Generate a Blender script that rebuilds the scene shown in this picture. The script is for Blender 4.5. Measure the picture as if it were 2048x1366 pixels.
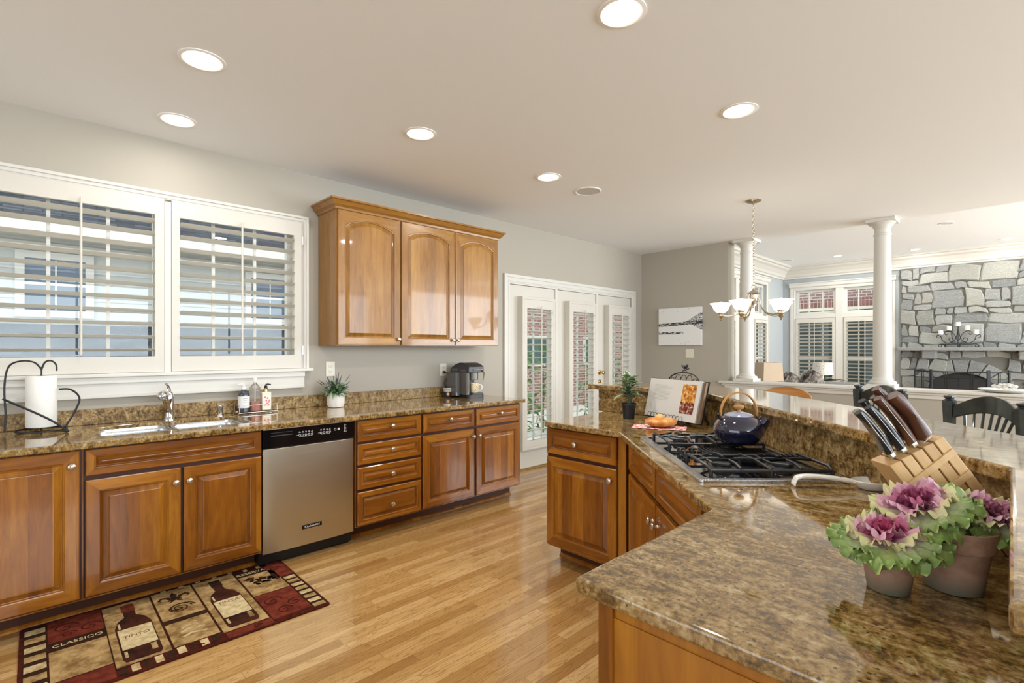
import bpy, bmesh, math, random
from mathutils import Vector, Matrix
from mathutils.geometry import tessellate_polygon
random.seed(7)
PI = math.pi
for o in list(bpy.data.objects): bpy.data.objects.remove(o)
S = bpy.context.scene
COL = S.collection

# ------------------------------------------------------------------ camera
cd = bpy.data.cameras.new('camera'); cam = bpy.data.objects.new('camera', cd); COL.objects.link(cam)
cam.location = (3.986, 0.0, 1.366)
cam.rotation_euler = (PI/2, 0, math.radians(45.9))
cd.sensor_width = 36; cd.lens = 36*1010/2048; cd.shift_y = 14/2048; cd.clip_start = .02; cd.clip_end = 200
S.camera = cam
# ------------------------------------------------------------------ world, light, exposure
S.view_settings.view_transform = 'Standard'; S.view_settings.look = 'None'
S.view_settings.gamma = 1; S.view_settings.use_curve_mapping = False
S.view_settings.exposure = 0.3
W = bpy.data.worlds.new('overcast_sky'); S.world = W; W.use_nodes = True
W.node_tree.nodes['Background'].inputs[0].default_value = (0.93, 0.97, 1.0, 1)
W.node_tree.nodes['Background'].inputs[1].default_value = 2.3
def area(name, loc, rot, sx, sy, power, color, shape='RECTANGLE', spread=PI):
    l = bpy.data.lights.new(name, 'AREA'); l.shape = shape; l.size = sx; l.size_y = sy
    l.energy = power; l.color = color; l.spread = spread
    o = bpy.data.objects.new(name, l); COL.objects.link(o); o.location = loc; o.rotation_euler = rot
    return o
D2 = (0.90, 0.96, 1.0); DW = (0.77, 0.895, 1.0)
area('added_fill_back', (3.3, -3.45, 1.5), (PI/2, 0, PI), 4.6, 2.1, 120, DW)  # added fill light behind the camera, through an invented opening
area('added_fill_right', (8.3, 2.7, 1.9), (0, PI/2, 0), 1.5, 7.0, 195, DW)  # added fill light on the unseen right side, also brightens the far wall
area('added_fill_family', (8.3, 9.6, 1.7), (0, PI/2, 0), 2.4, 4.6, 350, D2)  # added fill light for the family room, outside an invented opening
# ------------------------------------------------------------------ materials
def lin(c):
    return tuple((x/12.92 if x <= .04045 else ((x+.055)/1.055)**2.4) for x in [v/255 for v in c]) + (1,)
MATS = {}
def mat(name, rgb=(200, 200, 200), rough=.5, metal=0, spec=.5, coat=0, emit=None, es=0, trans=0, alpha=1, ior=1.45, sss=0):
    if name in MATS: return MATS[name]
    m = bpy.data.materials.new(name); m.use_nodes = True; b = m.node_tree.nodes['Principled BSDF']
    i = b.inputs
    i['Base Color'].default_value = lin(rgb); i['Roughness'].default_value = rough; i['Metallic'].default_value = metal
    i['Specular IOR Level'].default_value = spec; i['Coat Weight'].default_value = coat; i['Coat Roughness'].default_value = .05
    i['Transmission Weight'].default_value = trans; i['Alpha'].default_value = alpha; i['IOR'].default_value = ior
    if emit: i['Emission Color'].default_value = lin(emit); i['Emission Strength'].default_value = es
    if sss: i['Subsurface Weight'].default_value = sss; i['Subsurface Radius'].default_value = (.02, .02, .02)
    MATS[name] = m; return m
class NT:
    def __init__(s, m): s.m = m; s.t = m.node_tree; s.n = s.t.nodes; s.l = s.t.links; s.b = s.n['Principled BSDF']
    def node(s, typ, **kw):
        x = s.n.new(typ)
        for k, v in kw.items():
            if k.startswith('i_'): x.inputs[int(k[2:]) if k[2:].isdigit() else k[2:].replace('_', ' ')].default_value = v
            else: setattr(x, k, v)
        return x
    def link(s, a, b): s.l.new(a, b)
    def math(s, op, a, b=None, c=None):
        x = s.node('ShaderNodeMath', operation=op)
        for k, v in enumerate((a, b, c)):
            if v is None: continue
            if isinstance(v, (int, float)): x.inputs[k].default_value = v
            else: s.link(v, x.inputs[k])
        return x.outputs[0]
    def ramp(s, fac, stops):
        x = s.node('ShaderNodeValToRGB'); e = x.color_ramp.elements
        while len(e) < len(stops): e.new(.5)
        for q, (p, c) in zip(e, stops): q.position = p; q.color = lin(c) if max(c) > 1 else tuple(c)+(1,)
        s.link(fac, x.inputs[0]); return x.outputs[0]
    def mix(s, fac, a, b, mode='MIX'):
        x = s.node('ShaderNodeMix', data_type='RGBA', blend_type=mode)
        for k, v in ((0, fac), (6, a), (7, b)):
            if isinstance(v, (int, float)): x.inputs[k].default_value = v
            elif isinstance(v, tuple): x.inputs[k].default_value = v
            else: s.link(v, x.inputs[k])
        return x.outputs[2]
    def coords(s, scale=(1, 1, 1), rot=(0, 0, 0), kind='Object'):
        t = s.node('ShaderNodeTexCoord'); mp = s.node('ShaderNodeMapping')
        mp.inputs['Scale'].default_value = scale; mp.inputs['Rotation'].default_value = rot
        s.link(t.outputs[kind], mp.inputs[0]); return mp.outputs[0]
    def world(s, scale=(1, 1, 1), rot=(0, 0, 0)):
        t = s.node('ShaderNodeNewGeometry'); mp = s.node('ShaderNodeMapping')
        mp.inputs['Scale'].default_value = scale; mp.inputs['Rotation'].default_value = rot
        s.link(t.outputs['Position'], mp.inputs[0]); return mp.outputs[0]
    def noise(s, vec, scale, detail=4, rough=.6, dist=0):
        x = s.node('ShaderNodeTexNoise'); x.inputs['Scale'].default_value = scale; x.inputs['Detail'].default_value = detail
        x.inputs['Roughness'].default_value = rough; x.inputs['Distortion'].default_value = dist
        s.link(vec, x.inputs['Vector']); return x.outputs[0]
    def bump(s, h, strength=.3, dist=.01):
        x = s.node('ShaderNodeBump'); x.inputs['Strength'].default_value = strength; x.inputs['Distance'].default_value = dist
        s.link(h, x.inputs['Height']); s.link(x.outputs[0], s.b.inputs['Normal'])
    def color(s, c): s.link(c, s.b.inputs['Base Color'])

def wood(name, c1, c2, c3, axis='v', rough=.28, coat=.35, stave=.085):
    m = mat(name, c2, rough, coat=coat); k = NT(m)
    oi = k.node('ShaderNodeObjectInfo')
    tc = k.node('ShaderNodeTexCoord'); sp = k.node('ShaderNodeSeparateXYZ'); k.link(tc.outputs['Object'], sp.inputs[0])
    acr, alo = (sp.outputs[0], sp.outputs[2]) if axis == 'v' else (sp.outputs[2], sp.outputs[0])
    rnd = k.math('MULTIPLY', oi.outputs['Random'], 37.0)
    st = k.math('FLOOR', k.math('DIVIDE', k.math('ADD', acr, k.math('MULTIPLY', oi.outputs['Random'], .3)), stave))
    wn = k.node('ShaderNodeTexWhiteNoise', noise_dimensions='1D'); k.link(k.math('ADD', st, rnd), wn.inputs['W'])
    cb = k.node('ShaderNodeCombineXYZ')
    k.link(k.math('ADD', k.math('MULTIPLY', acr, 9.0), k.math('MULTIPLY', wn.outputs[0], 11.0)), cb.inputs[0])
    k.link(k.math('MULTIPLY', sp.outputs[1], 9.0), cb.inputs[1]); k.link(k.math('ADD', k.math('MULTIPLY', alo, 1.3), rnd), cb.inputs[2])
    n = k.noise(cb.outputs[0], 2.2, 6, .62, .8)
    cb2 = k.node('ShaderNodeCombineXYZ'); k.link(k.math('MULTIPLY', acr, 160.0), cb2.inputs[0]); k.link(k.math('MULTIPLY', alo, 7.0), cb2.inputs[2]); k.link(rnd, cb2.inputs[1])
    fine = k.noise(cb2.outputs[0], 1.0, 2, .5)
    v = k.math('ADD', k.math('ADD', k.math('MULTIPLY', n, .62), k.math('MULTIPLY', wn.outputs[0], .26)), k.math('MULTIPLY', fine, .14))
    k.color(k.ramp(v, [(.25, c1), (.5, c2), (.78, c3)])); k.bump(fine, .04, .002)
    return m
wv = wood('cabinet_wood_upright', (92, 46, 6), (140, 82, 16), (180, 120, 34))
wh = wood('cabinet_wood_level', (96, 49, 7), (144, 85, 17), (184, 123, 36), 'h')
uv_ = wood('wall_cabinet_wood_upright', (106, 68, 22), (142, 98, 40), (168, 126, 62))  # cabinet wood again, its different lighting put into a paler colour
uh = wood('wall_cabinet_wood_level', (108, 70, 23), (144, 100, 42), (170, 128, 64), 'h')  # level grain of the same copy, lit tone in the colour
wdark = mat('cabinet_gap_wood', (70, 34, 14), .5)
blockw = wood('beech_block_wood', (176, 132, 82), (205, 165, 112), (222, 188, 140), 'h', rough=.5, coat=.05, stave=.4)
kwood = wood('kettle_bamboo', (150, 100, 48), (186, 136, 76), (206, 160, 100), 'h', rough=.45, coat=.1, stave=.5)
walnut = wood('knife_handle_wood', (52, 28, 16), (88, 50, 30), (120, 74, 46), 'h', rough=.4, coat=.1, stave=.5)
honey = wood('honey_oak', (140, 90, 45), (180, 124, 68), (205, 150, 90), 'h')

def granite(name='speckled_granite', rough=.06, coat=.6, spec=.8):
    m = mat(name, (150, 120, 80), rough, coat=coat, spec=spec); k = NT(m)
    v = k.world((1, 1.0, 1)); v2 = k.world((1.0, 3.0, 1.6), (0, 0, .5))
    a = k.noise(v2, 9, 8, .72, 1.0); b = k.noise(v, 75, 5, .75); c = k.noise(v, 28, 6, .7, .6)
    h = k.math('ADD', k.math('ADD', k.math('MULTIPLY', a, .42), k.math('MULTIPLY', b, .36)), k.math('MULTIPLY', c, .34))
    col = k.ramp(h, [(.41, (26, 19, 12)), (.48, (74, 54, 27)), (.54, (126, 97, 52)), (.60, (162, 134, 86)), (.68, (196, 178, 140))])
    vo = k.node('ShaderNodeTexVoronoi'); vo.inputs['Scale'].default_value = 70; k.link(v, vo.inputs['Vector'])
    d = k.math('LESS_THAN', vo.outputs['Distance'], .2); g = k.math('MULTIPLY', d, k.math('GREATER_THAN', k.noise(v, 14, 3), .53))
    k.color(k.mix(k.math('MULTIPLY', g, .75), col, lin((40, 30, 24)))); return m
GR = granite(); GRS = granite('honed_granite', .38, 0, .4)
paint = mat('greige_wall_paint', (178, 171, 158), .75)
k = NT(paint); k.bump(k.noise(k.coords((1, 1, 1)), 220, 2), .05, .001)
lpaint = mat('pale_blue_wall_paint', (172, 178, 180), .75)
NT(lpaint).bump(NT(lpaint).noise(NT(lpaint).coords(), 200, 2), .04, .001)
ceilm = mat('ceiling_paint', (243, 247, 251), .85); k = NT(ceilm); k.bump(k.noise(k.coords(), 150, 2), .04, .001)
trimm = mat('white_trim_paint', (216, 213, 205), .38); k = NT(trimm); k.bump(k.noise(k.coords(), 60, 2), .02, .001)
shut = mat('shutter_white_paint', (210, 205, 194), .4); k = NT(shut); k.bump(k.noise(k.coords(), 60, 2), .02, .001)
def floor_mat():
    m = mat('oak_strip_floor', (200, 150, 90), .22, coat=.5); k = NT(m)
    g = k.node('ShaderNodeNewGeometry'); sp = k.node('ShaderNodeSeparateXYZ'); k.link(g.outputs['Position'], sp.inputs[0])
    x, y = sp.outputs[0], sp.outputs[1]
    xs = k.math('DIVIDE', x, .0572); row = k.math('FLOOR', xs); fx = k.math('FRACT', xs)
    w1 = k.node('ShaderNodeTexWhiteNoise', noise_dimensions='1D'); k.link(row, w1.inputs['W'])
    ys = k.math('ADD', k.math('DIVIDE', y, .95), k.math('MULTIPLY', w1.outputs[0], 9.0)); cell = k.math('FLOOR', ys); fy = k.math('FRACT', ys)
    cb = k.node('ShaderNodeCombineXYZ'); k.link(row, cb.inputs[0]); k.link(cell, cb.inputs[1])
    w2 = k.node('ShaderNodeTexWhiteNoise', noise_dimensions='2D'); k.link(cb.outputs[0], w2.inputs['Vector'])
    gv = k.node('ShaderNodeCombineXYZ'); k.link(k.math('ADD', k.math('MULTIPLY', x, 14.0), k.math('MULTIPLY', w2.outputs[0], 50.0)), gv.inputs[0]); k.link(k.math('MULTIPLY', y, 1.1), gv.inputs[1])
    n = k.noise(gv.outputs[0], 1.6, 3, .5, 1.2)
    rings = k.math('SINE', k.math('MULTIPLY', n, 62.0)); rings = k.math('POWER', k.math('MULTIPLY', k.math('ADD', rings, 1.0), .5), 5.0)
    f2 = k.node('ShaderNodeCombineXYZ'); k.link(k.math('MULTIPLY', x, 260.0), f2.inputs[0]); k.link(k.math('MULTIPLY', y, 6.0), f2.inputs[1])
    fine = k.noise(f2.outputs[0], 1, 3, .6)
    base = k.ramp(w2.outputs[0], [(0, (164, 122, 68)), (.35, (188, 148, 90)), (.7, (200, 161, 102)), (1, (214, 178, 122))])
    c = k.mix(k.math('MULTIPLY', rings, .55), base, lin((140, 92, 46)))
    c = k.mix(k.math('MULTIPLY', k.math('SUBTRACT', .62, fine), .55), c, lin((110, 66, 30)))
    ex = k.math('LESS_THAN', k.math('MINIMUM', fx, k.math('SUBTRACT', 1, fx)), .018)
    ey = k.math('LESS_THAN', fy, .0022)
    e = k.math('MAXIMUM', ex, ey)
    k.color(k.mix(k.math('MULTIPLY', e, .55), c, lin((84, 48, 22))))
    k.link(k.math('ADD', k.math('MULTIPLY', fine, .12), .16), k.b.inputs['Roughness'])
    k.bump(k.math('SUBTRACT', fine, k.math('MULTIPLY', e, 3.0)), .05, .002); return m
FLOOR = floor_mat()
def brushed(name, rgb, rough, axis):
    m = mat(name, rgb, rough, metal=1); k = NT(m); sc = {'x': (3, 260, 260), 'y': (260, 3, 260), 'z': (260, 260, 3)}[axis]
    n = k.noise(k.coords(sc), 1, 3, .6)
    k.link(k.math('ADD', k.math('MULTIPLY', n, .16), rough-.05), k.b.inputs['Roughness']); k.bump(n, .03, .001); return m
steel = brushed('brushed_stainless', (202, 198, 180), .30, 'x')
sinks = brushed('sink_stainless', (205, 208, 212), .25, 'x')
chrome = mat('chrome', (214, 214, 216), .07, metal=1); nickel = mat('satin_nickel', (205, 198, 188), .28, metal=1)
brass = mat('polished_brass', (200, 160, 90), .2, metal=1); bronze = mat('champagne_nickel', (196, 186, 168), .25, metal=1)
for mm in (chrome, nickel, brass, bronze):
    k = NT(mm); k.bump(k.noise(k.coords(), 90, 2), .01, .001)
blk = mat('black_gloss', (14, 14, 16), .12); blkm = mat('black_iron', (26, 27, 30), .42); blkp = mat('black_plastic', (24, 24, 26), .4)
cast = mat('cast_iron', (34, 35, 38), .38, spec=.6); k = NT(cast); k.bump(k.noise(k.coords(), 300, 3), .12, .001)
for mm in (blk, blkm, blkp):
    k = NT(mm); k.bump(k.noise(k.coords(), 80, 2), .02, .001)
ivory = mat('ivory_plastic', (228, 222, 206), .35); white = mat('white_ceramic', (236, 233, 226), .15, coat=.4)
wprint = mat('white_print', (225, 225, 225), .5)
lens = mat('lamp_lens', (255, 250, 240), .4, emit=(255, 246, 232), es=7)
baffle = mat('lamp_baffle', (246, 244, 240), .5)
def glassm():
    m = bpy.data.materials.new('window_glass'); m.use_nodes = True; t = m.node_tree; t.nodes.clear()
    o = t.nodes.new('ShaderNodeOutputMaterial'); mx = t.nodes.new('ShaderNodeMixShader'); tr = t.nodes.new('ShaderNodeBsdfTransparent'); gl = t.nodes.new('ShaderNodeBsdfGlossy')
    lw = t.nodes.new('ShaderNodeLayerWeight'); lw.inputs[0].default_value = .5; pw = t.nodes.new('ShaderNodeMath'); pw.operation = 'POWER'; pw.inputs[1].default_value = 5; fr = t.nodes.new('ShaderNodeMath'); fr.operation = 'MULTIPLY_ADD'; fr.inputs[1].default_value = .5; fr.inputs[2].default_value = .03; t.links.new(lw.outputs['Facing'], pw.inputs[0]); t.links.new(pw.outputs[0], fr.inputs[0]); gl.inputs['Roughness'].default_value = .01; tr.inputs[0].default_value = (.93, .96, .96, 1)
    t.links.new(fr.outputs[0], mx.inputs[0]); t.links.new(tr.outputs[0], mx.inputs[1]); t.links.new(gl.outputs[0], mx.inputs[2]); t.links.new(mx.outputs[0], o.inputs[0]); return m
GLASS = glassm()
def brick(name, c1, c2, mortar, sc, axis):
    m = mat(name, c1, .85); k = NT(m); g = k.node('ShaderNodeNewGeometry'); sp = k.node('ShaderNodeSeparateXYZ'); k.link(g.outputs['Position'], sp.inputs[0])
    cb = k.node('ShaderNodeCombineXYZ'); k.link(sp.outputs[axis], cb.inputs[0]); k.link(sp.outputs[2], cb.inputs[1])
    b = k.node('ShaderNodeTexBrick'); b.inputs['Scale'].default_value = sc; b.inputs['Color1'].default_value = lin(c1); b.inputs['Color2'].default_value = lin(c2)
    b.inputs['Mortar'].default_value = lin(mortar); b.inputs['Mortar Size'].default_value = .035; b.inputs['Brick Width'].default_value = .62; b.inputs['Row Height'].default_value = .22; b.inputs['Bias'].default_value = -.1
    k.link(cb.outputs[0], b.inputs['Vector']); n = k.noise(k.world(), 12, 4)
    k.color(k.mix(k.math('MULTIPLY', n, .4), b.outputs[0], lin((120, 80, 72)))); return m
brx = brick('red_brick_x', (160, 124, 118), (124, 98, 94), (205, 200, 192), 2.9, 0)
bry = brick('red_brick_y', (172, 124, 112), (134, 92, 84), (205, 200, 192), 2.9, 1)
def shingle():
    m = mat('slate_grey_shingles', (80, 88, 104), .9); k = NT(m); g = k.node('ShaderNodeNewGeometry'); sp = k.node('ShaderNodeSeparateXYZ'); k.link(g.outputs['Position'], sp.inputs[0])
    cb = k.node('ShaderNodeCombineXYZ'); k.link(sp.outputs[1], cb.inputs[0]); k.link(sp.outputs[0], cb.inputs[1])
    b = k.node('ShaderNodeTexBrick'); b.inputs['Scale'].default_value = 4; b.inputs['Color1'].default_value = lin((62, 66, 74)); b.inputs['Color2'].default_value = lin((112, 116, 124))
    b.inputs['Mortar'].default_value = lin((30, 34, 44)); b.inputs['Mortar Size'].default_value = .03; b.inputs['Brick Width'].default_value = 1.6; b.inputs['Row Height'].default_value = .3
    k.link(cb.outputs[0], b.inputs['Vector']); k.color(k.mix(k.math('MULTIPLY', k.noise(k.world((22, 1.6, 1)), 3, 4), 1.1), b.outputs[0], lin((34, 36, 42)))); return m
SH = shingle()
siding = mat('white_lap_siding', (196, 196, 192), .7); k = NT(siding); k.bump(k.noise(k.coords((1, 1, 8)), 20, 2), .05, .002)
def stonem():
    m = mat('grey_fieldstone', (150, 152, 150), .85); k = NT(m); g = k.node('ShaderNodeNewGeometry')
    base = k.ramp(g.outputs['Random Per Island'], [(0, (108, 112, 112)), (.3, (132, 134, 132)), (.6, (150, 152, 148)), (.85, (160, 160, 150)), (1, (122, 122, 116))])
    n = k.noise(k.world((1, 1, 2.2)), 9, 8, .7, .5); n2 = k.noise(k.world(), 55, 5, .7)
    k.color(k.mix(k.math('MULTIPLY', k.math('SUBTRACT', n, .25), .75), base, k.ramp(n2, [(.35, (92, 94, 94)), (.6, (206, 206, 200))])))
    k.bump(k.math('ADD', n, k.math('MULTIPLY', n2, .5)), .8, .02); return m
STONE = stonem(); mortar = mat('stone_mortar', (112, 110, 104), .95); k = NT(mortar); k.bump(k.noise(k.coords(), 60, 3), .3, .005)
def vcol(name, rough=.5, sss=0):
    m = mat(name, (120, 160, 90), rough, sss=sss); k = NT(m); a = k.node('ShaderNodeVertexColor', layer_name='Col')
    n = k.noise(k.coords(), 60, 4); k.color(k.mix(k.math('MULTIPLY', n, .2), a.outputs[0], lin((70, 90, 50)))); k.bump(n, .2, .002); return m
LEAF = vcol('leaf_colours', .45)

# ------------------------------------------------------------------ mesh helpers
class MB:
    def __init__(s): s.v = []; s.f = []; s.mi = []; s.c = {}; s.T = Matrix()
    def add(s, vs, fs, mi=0):
        b = len(s.v); s.v += [tuple(s.T @ Vector(p)) for p in vs]; s.f += [tuple(b+i for i in f) for f in fs]; s.mi += [mi]*len(fs); return b
    def box(s, x0, x1, y0, y1, z0, z1, mi=0):
        s.add([(x0, y0, z0), (x1, y0, z0), (x1, y1, z0), (x0, y1, z0), (x0, y0, z1), (x1, y0, z1), (x1, y1, z1), (x0, y1, z1)],
              [(0, 3, 2, 1), (4, 5, 6, 7), (0, 1, 5, 4), (1, 2, 6, 5), (2, 3, 7, 6), (3, 0, 4, 7)], mi); return s
    def lathe(s, prof, n=24, mi=0, c=(0, 0, 0), cap=True, a0=0, sx=1, sy=1):
        vs = []; fs = []
        for r, z in prof:
            for i in range(n):
                a = 2*PI*i/n+a0; vs.append((c[0]+r*math.cos(a)*sx, c[1]+r*math.sin(a)*sy, c[2]+z))
        for j in range(len(prof)-1):
            for i in range(n): fs.append((j*n+i, j*n+(i+1) % n, (j+1)*n+(i+1) % n, (j+1)*n+i))
        if cap: fs.append(tuple(range(n-1, -1, -1))); fs.append(tuple((len(prof)-1)*n+i for i in range(n)))
        s.add(vs, fs, mi); return s
    def cyl(s, c, r, h, n=20, mi=0): return s.lathe([(r, 0), (r, h)], n, mi, c)
    def tube(s, pts, r, n=8, mi=0, closed=False, sy=1):
        P = [Vector(p) for p in pts]; m = len(P); R = r if hasattr(r, '__len__') else [r]*m
        vs = []; fs = []; up = None
        for i, p in enumerate(P):
            a = P[(i-1) % m] if (closed or i) else p; b = P[(i+1) % m] if (closed or i < m-1) else p
            t = (b-a).normalized()
            if up is None: up = Vector((0, 0, 1)) if abs(t.z) < .9 else Vector((1, 0, 0))
            u = (up-t*up.dot(t))
            u = u.normalized() if u.length > 1e-5 else t.orthogonal().normalized()
            w = t.cross(u); up = u
            for k_ in range(n):
                q = 2*PI*k_/n; vs.append(p+u*math.cos(q)*R[i]*sy+w*math.sin(q)*R[i])
        for i in range(m if closed else m-1):
            for k_ in range(n):
                j = (i+1) % m; fs.append((i*n+k_, i*n+(k_+1) % n, j*n+(k_+1) % n, j*n+k_))
        if not closed: fs.append(tuple(range(n-1, -1, -1))); fs.append(tuple((m-1)*n+k_ for k_ in range(n)))
        s.add(vs, fs, mi); return s
    def sphere(s, c, r, n=12, mi=0, sc=(1, 1, 1)):
        pr = [(max(1e-4, r*math.sin(PI*i/n)), -r*math.cos(PI*i/n)) for i in range(n+1)]
        vs = []; fs = []; N = n*2
        for rr, z in pr:
            for i in range(N):
                a = 2*PI*i/N; vs.append((c[0]+rr*math.cos(a)*sc[0], c[1]+rr*math.sin(a)*sc[1], c[2]+z*sc[2]))
        for j in range(n):
            for i in range(N): fs.append((j*N+i, j*N+(i+1) % N, (j+1)*N+(i+1) % N, (j+1)*N+i))
        s.add(vs, fs, mi); return s
    def prism(s, poly, z0, z1, holes=(), mi=0):
        loops = [list(poly)]+[list(h) for h in holes]
        flat = [p for L in loops for p in L]; n = len(flat)
        tri = tessellate_polygon([[Vector((p[0], p[1], 0)) for p in L] for L in loops])
        vs = [(p[0], p[1], z0) for p in flat]+[(p[0], p[1], z1) for p in flat]
        fs = [tuple(t) for t in tri]+[tuple(i+n for i in reversed(t)) for t in tri]; b = 0
        for L in loops:
            m = len(L)
            for i in range(m): j = (i+1) % m; fs.append((b+i, b+j, n+b+j, n+b+i))
            b += m
        s.add(vs, fs, mi); return s
    def sweep(s, prof, path, mi=0):
        """profile (out, z) swept along an xy polyline; out is to the right of travel"""
        m = len(path); k_ = len(prof); vs = []; fs = []
        for i, p in enumerate(path):
            p = Vector(p[:2]); a = Vector(path[max(i-1, 0)][:2]); b = Vector(path[min(i+1, m-1)][:2])
            d1 = (p-a).normalized() if i else (b-p).normalized(); d2 = (b-p).normalized() if i < m-1 else d1
            n1 = Vector((d1.y, -d1.x)); n2 = Vector((d2.y, -d2.x)); nn = (n1+n2).normalized(); sc = 1/max(.3, nn.dot(n1))
            for o, z in prof: q = p+nn*o*sc; vs.append((q.x, q.y, z))
        for i in range(m-1):
            for j in range(k_): fs.append((i*k_+j, i*k_+(j+1) % k_, (i+1)*k_+(j+1) % k_, (i+1)*k_+j))
        fs.append(tuple(range(k_))); fs.append(tuple((m-1)*k_+j for j in reversed(range(k_))))
        s.add(vs, fs, mi); return s
    def build(s, name, mats, parent=None, smooth=False, bevel=0, seg=2, loc=None, rz=None, subd=0, solid=0, ang=35, weld=False):
        me = bpy.data.meshes.new(name); me.from_pydata(s.v, [], s.f)
        mats = mats if isinstance(mats, (list, tuple)) else [mats]
        for m in mats: me.materials.append(m)
        for p, i in zip(me.polygons, s.mi): p.material_index = i
        if s.c:
            ca = me.color_attributes.new('Col', 'FLOAT_COLOR', 'POINT')
            for i in range(len(s.v)): ca.data[i].color = s.c.get(i, (1, 1, 1, 1))
        bm = bmesh.new(); bm.from_mesh(me)
        if weld: bmesh.ops.remove_doubles(bm, verts=bm.verts, dist=1e-5)
        bmesh.ops.recalc_face_normals(bm, faces=bm.faces); bm.to_mesh(me); bm.free()
        if smooth:
            me.shade_smooth()
            try: me.set_sharp_from_angle(angle=math.radians(ang))
            except Exception: pass
        o = bpy.data.objects.new(name, me); COL.objects.link(o)
        if parent: o.parent = parent
        if loc: o.location = loc
        if rz is not None: o.rotation_euler = (0, 0, rz)
        if solid: md = o.modifiers.new('s', 'SOLIDIFY'); md.thickness = solid; md.offset = 0
        if bevel: md = o.modifiers.new('b', 'BEVEL'); md.width = bevel; md.segments = seg; md.limit_method = 'ANGLE'; md.angle_limit = math.radians(40)
        if subd: md = o.modifiers.new('u', 'SUBSURF'); md.levels = subd; md.render_levels = subd
        return o
def thing(name, label, cat, loc=(0, 0, 0), rz=0, group=None):
    o = bpy.data.objects.new(name, None); COL.objects.link(o); o.location = loc; o.rotation_euler = (0, 0, rz); o.empty_display_size = .05
    o['label'] = label; o['category'] = cat
    if group: o['group'] = group
    return o
def tag(o, label, cat, group=None):
    o['label'] = label; o['category'] = cat
    if group: o['group'] = group
    return o
def struct(o): o['kind'] = 'structure'; return o
def sempty(name, loc=(0, 0, 0), rz=0):
    o = bpy.data.objects.new(name, None); COL.objects.link(o); o.location = loc; o.rotation_euler = (0, 0, rz); o['kind'] = 'structure'; return o
def dup(root, loc, rz, label, group=None):
    r = root.copy(); COL.objects.link(r); r.location = loc; r.rotation_euler = (0, 0, rz); r['label'] = label
    if group: r['group'] = group
    def rec(a, b):
        for ch in list(a.children):
            c = ch.copy(); COL.objects.link(c); c.parent = b; rec(ch, c)
    rec(root, r); return r
def text(name, s, size, m, parent=None, loc=(0, 0, 0), rot=(0, 0, 0), ext=.0004, align='CENTER', sx=1):
    cu = bpy.data.curves.new(name, 'FONT'); cu.body = s; cu.size = size; cu.extrude = ext; cu.align_x = align; cu.align_y = 'CENTER'; cu.resolution_u = 3
    t = bpy.data.objects.new(name, cu); COL.objects.link(t); bpy.context.view_layer.update()
    me = bpy.data.meshes.new_from_object(t.evaluated_get(bpy.context.evaluated_depsgraph_get()))
    bpy.data.objects.remove(t); me.materials.clear(); me.materials.append(m)
    o = bpy.data.objects.new(name, me); COL.objects.link(o); o.location = loc; o.rotation_euler = rot; o.scale = (sx, 1, 1)
    if parent: o.parent = parent
    return o
def circ(cx, cy, r, n=24): return [(cx+r*math.cos(2*PI*i/n), cy+r*math.sin(2*PI*i/n)) for i in range(n)]
def rrect(x0, x1, y0, y1, r, n=5):
    out = []
    for cx, cy, a in ((x1-r, y1-r, 0), (x0+r, y1-r, PI/2), (x0+r, y0+r, PI), (x1-r, y0+r, 1.5*PI)):
        for i in range(n+1): q = a+PI/2*i/n; out.append((cx+r*math.cos(q), cy+r*math.sin(q)))
    return out

# ------------------------------------------------------------------ setting: floor, ceilings, walls
ZC = 2.74; ZL = 3.2
struct(MB().box(-.15, 8.15, -3.3, 12.7, -.1, 0).build('floor', FLOOR))
LP = [(1.233, .615), (.406, .669), (2.815, 1.759), (1.261, 1.826), (1.284, 3.026), (2.804, 2.97)]
struct(MB().prism([(-.15, -3.3), (8.15, -3.3), (8.15, 6.72), (-.15, 6.72)], ZC, ZC+.12, holes=[circ(x, y, .083, 20) for x, y in LP]).build('ceiling', ceilm))
struct(MB().box(0, 8.0, 6.6, 6.72, ZC+.12, ZL).build('trim_1', ceilm))
struct(MB().box(-.15, 8.15, 6.72, 12.7, ZL, ZL+.1).build('ceiling', ceilm))
def wall_x(name, x0, x1, y0, y1, z0, z1, ops, m):
    """wall in the YZ plane with rectangular openings (y0,y1,z0,z1)"""
    b = MB(); b.T = Matrix(((0, 0, 1, 0), (1, 0, 0, 0), (0, 1, 0, 0), (0, 0, 0, 1)))
    b.prism([(y0, z0), (y1, z0), (y1, z1), (y0, z1)], x0, x1, holes=[[(a, c), (a, d), (e, d), (e, c)] for a, e, c, d in ops]); return struct(b.build(name, m))
def wall_y(name, y0, y1, x0, x1, z0, z1, ops, m):
    b = MB(); b.T = Matrix(((1, 0, 0, 0), (0, 0, 1, 0), (0, 1, 0, 0), (0, 0, 0, 1)))
    b.prism([(x0, z0), (x1, z0), (x1, z1), (x0, z1)], y0, y1, holes=[[(a, c), (a, d), (e, d), (e, c)] for a, e, c, d in ops]); return struct(b.build(name, m))
wall_x('wall_left', -.15, 0, -3.3, 6.6, -.05, ZC+.1, [(-.17, 1.53, 1.25, 2.33), (3.82, 6.22, .0, 2.09)], paint)
wall_x('wall_left', -.15, 0, 6.6, 12.6, 0, ZL, [(9.15, 11.45, .45, 2.72)], lpaint)
wall_y('wall_back', 6.5, 6.7, 0, 1.26, 0, ZC, [], paint)
wall_y('wall_back', 6.5, 6.68, 1.26, 8, 0, .91, [], paint)
wall_y('wall_back', 12.5, 12.65, -.15, 8.15, 0, ZL, [(.26, 1.97, .45, 2.66)], lpaint)
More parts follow.
